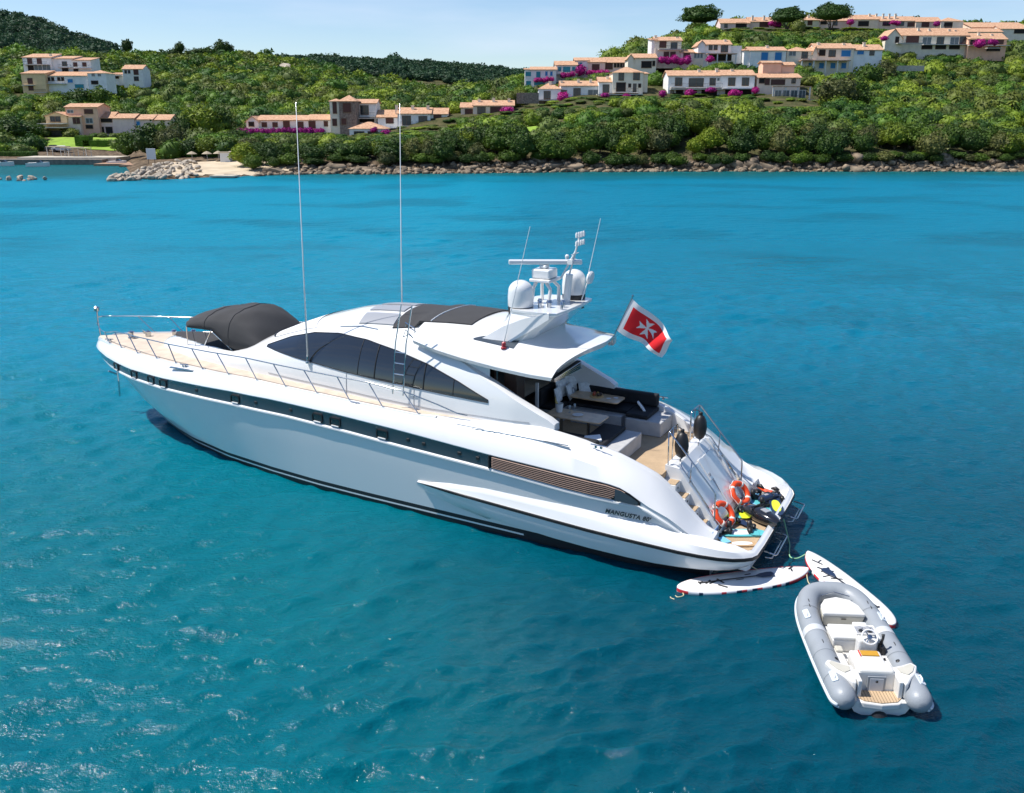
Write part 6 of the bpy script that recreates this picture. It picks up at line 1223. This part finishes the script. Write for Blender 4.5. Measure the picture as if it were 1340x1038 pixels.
# ============================================================ paddle boards
M_ROPE = mat('rope', (.55,.50,.30), .9); M_ROPEG = mat('green_rope', (.25,.50,.28), .9)
def paddle_board(loc, rz, L_, w_, label, marks, paddle, zt=.02):
    o = empty('paddle_board', loc, rz); tag(o, label, 'paddle board', 'paddle boards'); o.rotation_euler = (.02,.01,rz)
    def half(x): t = x/(L_/2); return w_/2*max(0, (1-abs(t)**(2.6 if t > 0 else 3.4)))**.62
    xs = list((L_/2)*np.sin(np.linspace(-math.pi/2, math.pi/2, 41))); rows = []
    for x in xs:
        h = half(x); rk = .09*max(0,(x/(L_/2)))**3+.03*abs(min(0,x/(L_/2)))**3; rows.append([(x,y*h,z+rk) for y,z in ((0,-.02),(.8,-.02),(.97,.01),(1,.05),(.97,.09),(.88,.112),(.5,.12),(0,.122),(-.5,.12),(-.88,.112),(-.97,.09),(-1,.05),(-.97,.01),(-.8,-.02))])
    def mm(i, j):
        x = xs[i]
        if j in (2,3,10,11):
            if x > L_*.30 or x < -L_*.46: return 1 
            if (int((x+5)*6.5) % 3 == 0) and -L_*.3 < x < L_*.30: return 1
            if (int((x+5)*9) % 4 == 1): return 2
        return 0
    mb = MB(); mb.grid(rows, closed=True, matrow=mm); mb.build('board', [mat('board_white',(.76,.75,.73),.35) if 'board_white' not in bpy.data.materials else bpy.data.materials['board_white'], mat('board_red',(.62,.035,.045),.4) if 'board_red' not in bpy.data.materials else bpy.data.materials['board_red'], G_NAVY], o, smooth=True, autosmooth=60)
    mb = MB(); mb.tube([(x, half(x)*.90*s_, .118+.09*max(0,(x/(L_/2)))**3) for x,s_ in [(x,1) for x in xs[3:-3]]], .004, 4); mb.build('pinstripe', bpy.data.materials['board_red'], o)
    for (x0,y0,x1,y1,th) in marks: mb = MB(); d = Vector((x1-x0,y1-y0)).normalized(); n = Vector((-d.y,d.x))*th/2; r1 = lambda x: .124+.09*max(0,(x/(L_/2)))**3; mb.add([(x0+n.x,y0+n.y,r1(x0)),(x0-n.x,y0-n.y,r1(x0)),(x1-n.x,y1-n.y,r1(x1)),(x1+n.x,y1+n.y,r1(x1)),(x0+n.x,y0+n.y,r1(x0)+.006),(x0-n.x,y0-n.y,r1(x0)+.006),(x1-n.x,y1-n.y,r1(x1)+.006),(x1+n.x,y1+n.y,r1(x1)+.006)],[(0,1,2,3),(4,5,6,7),(0,1,5,4),(1,2,6,5),(2,3,7,6),(3,0,4,7)]); mb.build('printed_mark', G_BLACK, o)
    # its paddle, lying on the deck
    p = empty('paddle', Vector(loc)+Matrix.Rotation(rz,3,'Z')@Vector((paddle[0],paddle[1],.155)), rz+paddle[2]); tag(p, paddle[3], 'paddle')
    mb = MB(); mb.tube([(-.85,0,0),(.62,0,0)], .014, 8); mb.tube([(-.87,-.05,0),(-.87,.05,0)], .016, 8); mb.build('shaft', G_BLACK, p, smooth=True)
    mb = MB(); pts = [(.58,-.02),(.70,-.075),(.9,-.105),(1.02,-.09),(1.05,0),(1.02,.09),(.9,.105),(.70,.075),(.58,.02)]; mb.prism(pts, -.008, .012); mb.build('blade', G_NAVY, p, bevel=.005)
    return o
paddle_board((5.47,19.42,-.02), .262+math.pi*0, 3.42, .84, 'white paddle board with red patches, broadside behind the yacht stern', [(-1.35,.02,-1.0,.12,.035),(-1.25,.12,-1.12,-.02,.03),(-.98,.0,-.8,.14,.04),(-.9,-.02,-.62,.1,.04),(-.62,.16,-.55,-.06,.05),(-.72,-.1,-.56,-.26,.05),(.12,.18,.28,.19,.03),(1.25,.12,1.4,.2,.04),(1.28,.0,1.32,.12,.04),(-.2,.0,.0,.01,.02)], (-.25,.03,-.02,'black paddle lying on the broadside white paddle board'))
paddle_board((7.78,19.05,-.02), math.radians(103), 3.5, .84, 'white paddle board with a red left edge, pinned behind the grey dinghy', [(1.35,.12,1.1,-.02,.04),(1.3,-.1,1.2,.05,.03),(1.0,.18,.72,-.05,.05),(.95,-.08,.6,.05,.05),(.8,.2,.75,-.12,.04),(.55,.3,.6,-.02,.03),(.45,.15,.35,-.1,.04)], (-.15,-.02,.10,'black paddle lying on the board behind the dinghy'))
def rope(pts, r, m, label):
    P = [Vector(p) for p in pts]; out = []
    for i in range(len(P)-1):
        a = P[max(i-1,0)]; b, c = P[i], P[i+1]; d = P[min(i+2,len(P)-1)]
        for k in range(8): t = k/8; out.append(.5*((2*b)+(-a+c)*t+(2*a-5*b+4*c-d)*t*t+(-a+3*b-3*c+d)*t**3))
    out.append(P[-1]); o0 = out[0].copy(); mb = MB(); mb.tube([p-o0 for p in out], r, 6); o = mb.build('rope', m, smooth=True); o.location = o0; return tag(o, label, 'rope')
rope([yw(.05,-.75,.5), yw(-.15,-.55,.06), yw(-.25,-.25,.03), (6.95,20.75,.02), (7.1,20.62,.03), (7.38,20.72,.13)], .016, M_ROPEG, 'slack green rope from the stern to the rear paddle board')
rope([yw(.35,1.75,.62), yw(.28,1.95,.4), (6.0,19.98,.02),(5.95,19.88,.1)], .012, M_ROPE, 'thin rope from the port stern corner to the broadside paddle board')
rope([(3.86,19.02,.1),(3.95,18.82,.02),(3.8,18.72,.02),(3.72,18.8,.02),(3.62,18.7,.02),(3.7,18.62,.02)], .014, M_ROPE, 'short loose rope end trailing from the nose of the broadside board')

# ============================================================ inflatable tender
DG = empty('inflatable_tender', (6.92,16.35,0), R(86.0)); DG.scale = (.94,1,1); DG.location = (6.93,16.47,0); tag(DG, 'grey inflatable tender with a white console, moored behind the yacht', 'dinghy')
D_GREY = mat('hypalon_grey', (.27,.295,.32), .42, var=.05, vscale=2, bump=.12, bscale=40); D_PALE = mat('hypalon_pale', (.52,.54,.56), .45); D_WHITE = mat('tender_white', (.68,.67,.64), .3, coat=.3, var=.03); D_RUB = mat('rubbing_strake', (.56,.62,.66), .45); D_CREAM = mat('cream_vinyl', (.50,.48,.41), .55, var=.05); D_SEAT = mat('white_vinyl', (.66,.65,.61), .5, bump=.1, bscale=8)
TR = .235; TP = [(-2.08,.68),(-1.8,.69),(-1.3,.70),(-.6,.70),(.1,.69),(.7,.67),(1.15,.62),(1.5,.53),(1.72,.40),(1.82,.22),(1.84,.0)]
half = []
for i in range(len(TP)-1):
    a = TP[max(i-1,0)]; b, c = TP[i], TP[i+1]; d = TP[i+2] if i+2 < len(TP) else (TP[-1][0]-.08, -.26)
    for k in range(5): t = k/5; half.append(tuple(.5*((2*b[q])+(-a[q]+c[q])*t+(2*a[q]-5*b[q]+4*c[q]-d[q])*t*t+(-a[q]+3*b[q]-3*c[q]+d[q])*t**3) for q in (0,1)))
half.append(TP[-1]); path = half+[(p[0],-p[1]) for p in half[-2::-1]]
def tz(x): return .31+.13*max(0,(x-.2)/1.65)**2
def taper(x): return 1 if x > -1.95 else 1
pth = [Vector((p[0],p[1],tz(p[0]))) for p in path]
# rounded cone ends
end = lambda side: [(Vector((-2.08-d, side*.68, .31)), TR*math.sqrt(max(0.0,1-(d/.27)**2))) for d in (.26,.245,.21,.16,.09)]
P2 = [e[0] for e in end(1)]+pth+[e[0] for e in end(-1)][::-1]; R2 = [max(e[1],.01) for e in end(1)]+[TR]*len(pth)+[max(e[1],.01) for e in end(-1)][::-1]
mb = MB(); mb.tube(P2, R2, 28); tube_ = mb.build('tube', D_GREY, DG, smooth=True)
def band(x0, x1, side, m, name, r=TR+.006):
    pts = [Vector((x, side*ip(x, TP), tz(x))) for x in np.linspace(x0,x1,5)]; mb = MB(); mb.tube(pts, r, 28, cap=False); return mb.build(name, m, tube_, smooth=True)
for s_ in (1,-1): band(-.02,.20,s_,D_PALE,'tube_band')
for s_ in (1,-1):
    for x in (-1.62,-.8,.95): band(x-.012, x+.012, s_, mat('tube_seam',(.17,.19,.21),.6) if 'tube_seam' not in bpy.data.materials else bpy.data.materials['tube_seam'], 'seam_tape', TR+.003)
    mb = MB(); mb.lathe([(.035,0),(.04,.012),(.02,.02)], 12, Matrix.Translation((-1.1, s_*(ip(-1.1,TP)-.12), tz(-1.1)+TR*.86))@Matrix.Rotation(s_*.5,4,'X')); mb.build('valve', G_BLACK, tube_)
# rubbing strake along the outside, low
def strake(off_z, r, m, name):
    pts = []
    for i, p in enumerate(P2[2:-2]):
        a, b = P2[2:-2][max(i-1,0)], P2[2:-2][min(i+1,len(P2)-5)]; d = (b-a).normalized(); n = Vector((d.y,-d.x,0)); n = n if n.dot(Vector((p.x*.25,p.y,0))) > 0 or (p.x < -2.1 and n.x < 0) else -n; rr_ = R2[2:-2][i]; q = math.sqrt(max(0,rr_*rr_-off_z*off_z)) if rr_ > abs(off_z) else 0; pts.append(p+n*(q+.004)+Vector((0,0,off_z)))
    mb = MB(); mb.tube(pts, r, 8); mb.build(name, m, tube_, smooth=True)
strake(-.055,.036,D_RUB,'rubbing_strake'); strake(-.10,.026,D_RUB,'rubbing_strake')
for s_, x in ((1,-1.75),(-1,-1.75),(1,.62),(-1,.62)):   # grab handles
    c = Vector((x, s_*(ip(x,TP)+.10), tz(x)+TR*.93)); mb = MB(); mb.prism([(-.17,-.045),(-.14,-.06),(.14,-.06),(.17,-.045),(.17,.045),(.14,.06),(-.14,.06),(-.17,.045)], -.03, .012, Matrix.Translation(c)@Matrix.Rotation(-s_*.42,4,'X')); h_ = mb.build('handle_patch', D_RUB, DG)
    mb = MB(); mb.tube([c+Vector((-.11,0,.0)), c+Vector((-.06,s_*.01,.05)), c+Vector((.06,s_*.01,.05)), c+Vector((.11,0,0))], .016, 8); mb.build('handle', G_FLAGW if 1 else D_RUB, h_, smooth=True)
for s_ in (1,-1):
    for x in (1.15,.95,-.5): c = Vector((x, s_*(ip(x,TP)-.05*s_*0), tz(x)+TR)); mb = MB(); mb.tube([c+Vector((-.07,0,-.005)), c+Vector((0,0,.012)), c+Vector((.07,0,-.005))], .008, 5); mb.build('lacing_eye', G_BLACK, tube_)
# hull and inner floor
rows = []
for x in np.linspace(-2.12,1.72,24): 
    w_ = max(.04, (ip(x, TP) if x > -2.08 else .68)-.10); dz = .12*max(0,(x-.4)/1.3)**2; rows.append([(x,-w_,.22+dz),(x,-w_*.8,.02+dz),(x,0,-.20+dz*1.8),(x,w_*.8,.02+dz),(x,w_,.22+dz),(x,w_*.9,.24+dz*.5),(x,0,.22+dz*.4),(x,-w_*.9,.24+dz*.5)])
mb = MB(); mb.grid(rows, closed=True); mb.add(rows[0],[tuple(range(8))]); mb.build('hull', D_WHITE, DG, smooth=True, autosmooth=40)
def dbox(name, x0,x1,y0,y1,z0,z1,m,parent=DG,bev=.03,T=None): mb = MB(); mb.box(x0,x1,y0,y1,z0,z1,T); return mb.build(name, m, parent, bevel=bev)
def wedge(name, pts_bot, pts_top, z0, z1, m, parent=DG, bev=.03, dz=0):
    mb = MB(); n = len(pts_bot); mb.add([(p[0],p[1],z0) for p in pts_bot]+[(p[0],p[1],z1+dz*p[0]) for p in pts_top], [tuple(range(n))[::-1], tuple(range(n,2*n))]+[(i,(i+1)%n,n+(i+1)%n,n+i) for i in range(n)]); return mb.build(name, m, parent, bevel=bev)
fw = [(.62,-.44),(1.0,-.40),(1.26,-.27),(1.38,0),(1.26,.27),(1.0,.40),(.62,.44)]
wedge('bow_locker', [(p[0]+.06 if p[0]<.7 else p[0],p[1]*.9) for p in fw], fw, .24, .50, D_CREAM); wedge('bow_cushion', [(p[0]-.02,p[1]) for p in fw],[(p[0]-.02,p[1]) for p in fw], .505,.585, D_SEAT)
mb = MB(); mb.tube([(1.36,-.30,.60),(1.5,0,.62),(1.36,.30,.60)], .012, 6); mb.build('bow_grab_rail', G_STEEL, DG)
mb = MB(); mb.box(.60,.615,-.05,.05,.44,.455); mb.build('locker_latch', G_BLACK, DG)
dbox('helm_seat_base', -.36,.16,-.46,.46,.23,.50,D_WHITE); dbox('seat_cushion',-.38,.17,-.48,.46,.505,.58,D_SEAT); dbox('console_top',-.42,.14,-.30,-.02+.0,.585,.66,D_WHITE)
ins = dbox('instrument_panel',-.42,-.12,-.36,.04,.66,.70,D_WHITE,T=None)
for (x,y) in ((-.20,-.24),(-.20,-.08),(-.33,-.24),(-.33,-.08)): mb = MB(); mb.lathe([(.055,0),(.058,.015),(.05,.02)], 18, Matrix.Translation((x,y,.70))); mb.build('gauge', G_BLACK if x<-.3 else G_GREYPANEL, ins, smooth=True)
mb = MB(); mb.box(-.40,-.14,-.34,.02,.7005,.704); mb.build('dial_plate', G_GREYPANEL, ins)
T = Matrix.Translation((-.62,-.16,.74))@Matrix.Rotation(-.75,4,'Y'); n = 28; wh = MB(); wh.tube([T@Vector((.15*math.cos(2*math.pi*k/n), .15*math.sin(2*math.pi*k/n), 0)) for k in range(n)], .017, 8, closed=True); wl_ = wh.build('steering_wheel', G_FLAGW, DG, smooth=True)
mb = MB(); 
for k in range(3): t = k*2.09+.5; mb.tube([T@Vector((0,0,-.02)), T@Vector((.145*math.cos(t), .145*math.sin(t), 0))], .012, 6)
mb.lathe([(.05,-.02),(.05,.02),(.02,.03)], 12, T); mb.tube([T@Vector((0,0,-.02)), T@Vector((0,0,-.25))], .03, 8); mb.build('wheel_hub', G_STEEL, wl_, smooth=True, autosmooth=40)
dbox('console_pod',-.62,-.38,-.34,.04,.24,.66,D_WHITE,bev=.05)
dbox('side_step',-1.25,-.40,.30,.52,.23,.36,D_WHITE,bev=.05); dbox('cup_ledge',-.62,-.42,.30,.45,.36,.42,D_CREAM)
dbox('engine_box',-1.42,-.74,-.34,.26,.23,.52,D_WHITE,bev=.05); dbox('seat_pad',-.98,-.80,-.27,.06,.525,.545,mat('ochre_pad',(.50,.26,.02),.6),bev=.005); dbox('kill_cord',-1.0,-.80,.08,.10,.525,.55,mat('red_cord',(.6,.03,.02),.5),bev=.004)
mb = MB(); mb.tube([(-.55,-.40,.5),(-.62,-.42,.72),(-.60,-.42,.80)], [.03,.025,.035], 8); mb.build('throttle', G_BLACK, DG, smooth=True); dbox('throttle_box',-.70,-.48,-.48,-.38,.40,.55,G_BLACK,bev=.02)
for x in (-.9,-1.1): mb = MB(); mb.lathe([(.03,0),(.02,.04)], 8, Matrix.Translation((x,-.40,.40))); mb.build('switch', G_BLACK, DG)
dbox('starboard_step',-1.25,-.70,-.52,-.36,.23,.40,D_WHITE,bev=.04)
# aft moulding with wings over the tubes, door and teak step
for s_ in (1,-1):
    mb = MB(); pts = [(-2.02,s_*.44),(-1.62,s_*.36),(-1.42,s_*.36),(-1.35,s_*.55),(-1.22,s_*.78),(-1.34,s_*.86),(-1.60,s_*.76),(-1.78,s_*.62),(-1.98,s_*.50)]; pts = pts if s_ > 0 else pts[::-1]; mb.prism(pts, .25, .575); w1 = mb.build('quarter_moulding', D_WHITE, DG, bevel=.035)
    mb = MB(); pts = [(-1.62,s_*.46),(-1.48,s_*.44),(-1.42,s_*.58),(-1.31,s_*.74),(-1.38,s_*.79),(-1.58,s_*.70),(-1.70,s_*.58)]; pts = pts if s_ > 0 else pts[::-1]; mb.prism(pts, .577, .592); mb.build('non_slip_pad', D_CREAM, w1)
    dbox('transom_post',-2.0,-1.60,min(s_*.33,s_*.41),max(s_*.33,s_*.41),.2,.60,D_WHITE,bev=.02)
dbox('engine_cover',-1.72,-1.40,-.34,.34,.24,.66,D_SEAT,bev=.06); mb = MB(); mb.hexa([(-1.74,-.325,.2),(-1.60,-.325,.2),(-1.60,.325,.2),(-1.74,.325,.2),(-1.72,-.325,.60),(-1.60,-.325,.60),(-1.60,.325,.60),(-1.72,.325,.60)]); mb.build('transom', D_WHITE, DG)
hd = dbox('hatch_frame',-1.775,-1.745,-.17,.17,.20,.56,D_GREY,bev=.01); dbox('hatch_door',-1.785,-1.776,-.125,.125,.235,.52,D_PALE,hd,.008); mb = MB(); mb.lathe([(.025,0),(.02,.012)], 12, Matrix.Translation((-1.786,0,.46))@Matrix.Rotation(-math.pi/2,4,'Y')); mb.build('hatch_lock', G_BLACK, hd)
mb = MB(); st_ = [(-1.78,-.40),(-2.0,-.40),(-2.12,-.30),(-2.18,0),(-2.12,.30),(-2.0,.40),(-1.78,.40)]; mb.prism([(p[0]-.04,p[1]*1.12) for p in st_], .12, .245); mb.build('bathing_step', D_WHITE, DG, bevel=.03); mb = MB(); mb.prism(st_, .246, .262); mb.build('step_teak', G_TEAK, DG)
mb = MB(); mb.lathe([(.05,-.3),(.17,-.25),(.17,.04),(.1,.1)], 16, Matrix.Translation((-2.15,0,-.12))@Matrix.Rotation(-math.pi/2,4,'Y')); mb.build('jet_nozzle', G_BLACK, DG)
rope([(6.95,18.2,.5),(7.0,18.75,.3),(6.98,19.3,.05),(7.05,19.75,.1)], .012, M_ROPE, 'painter line from the dinghy bow to the paddle boards')
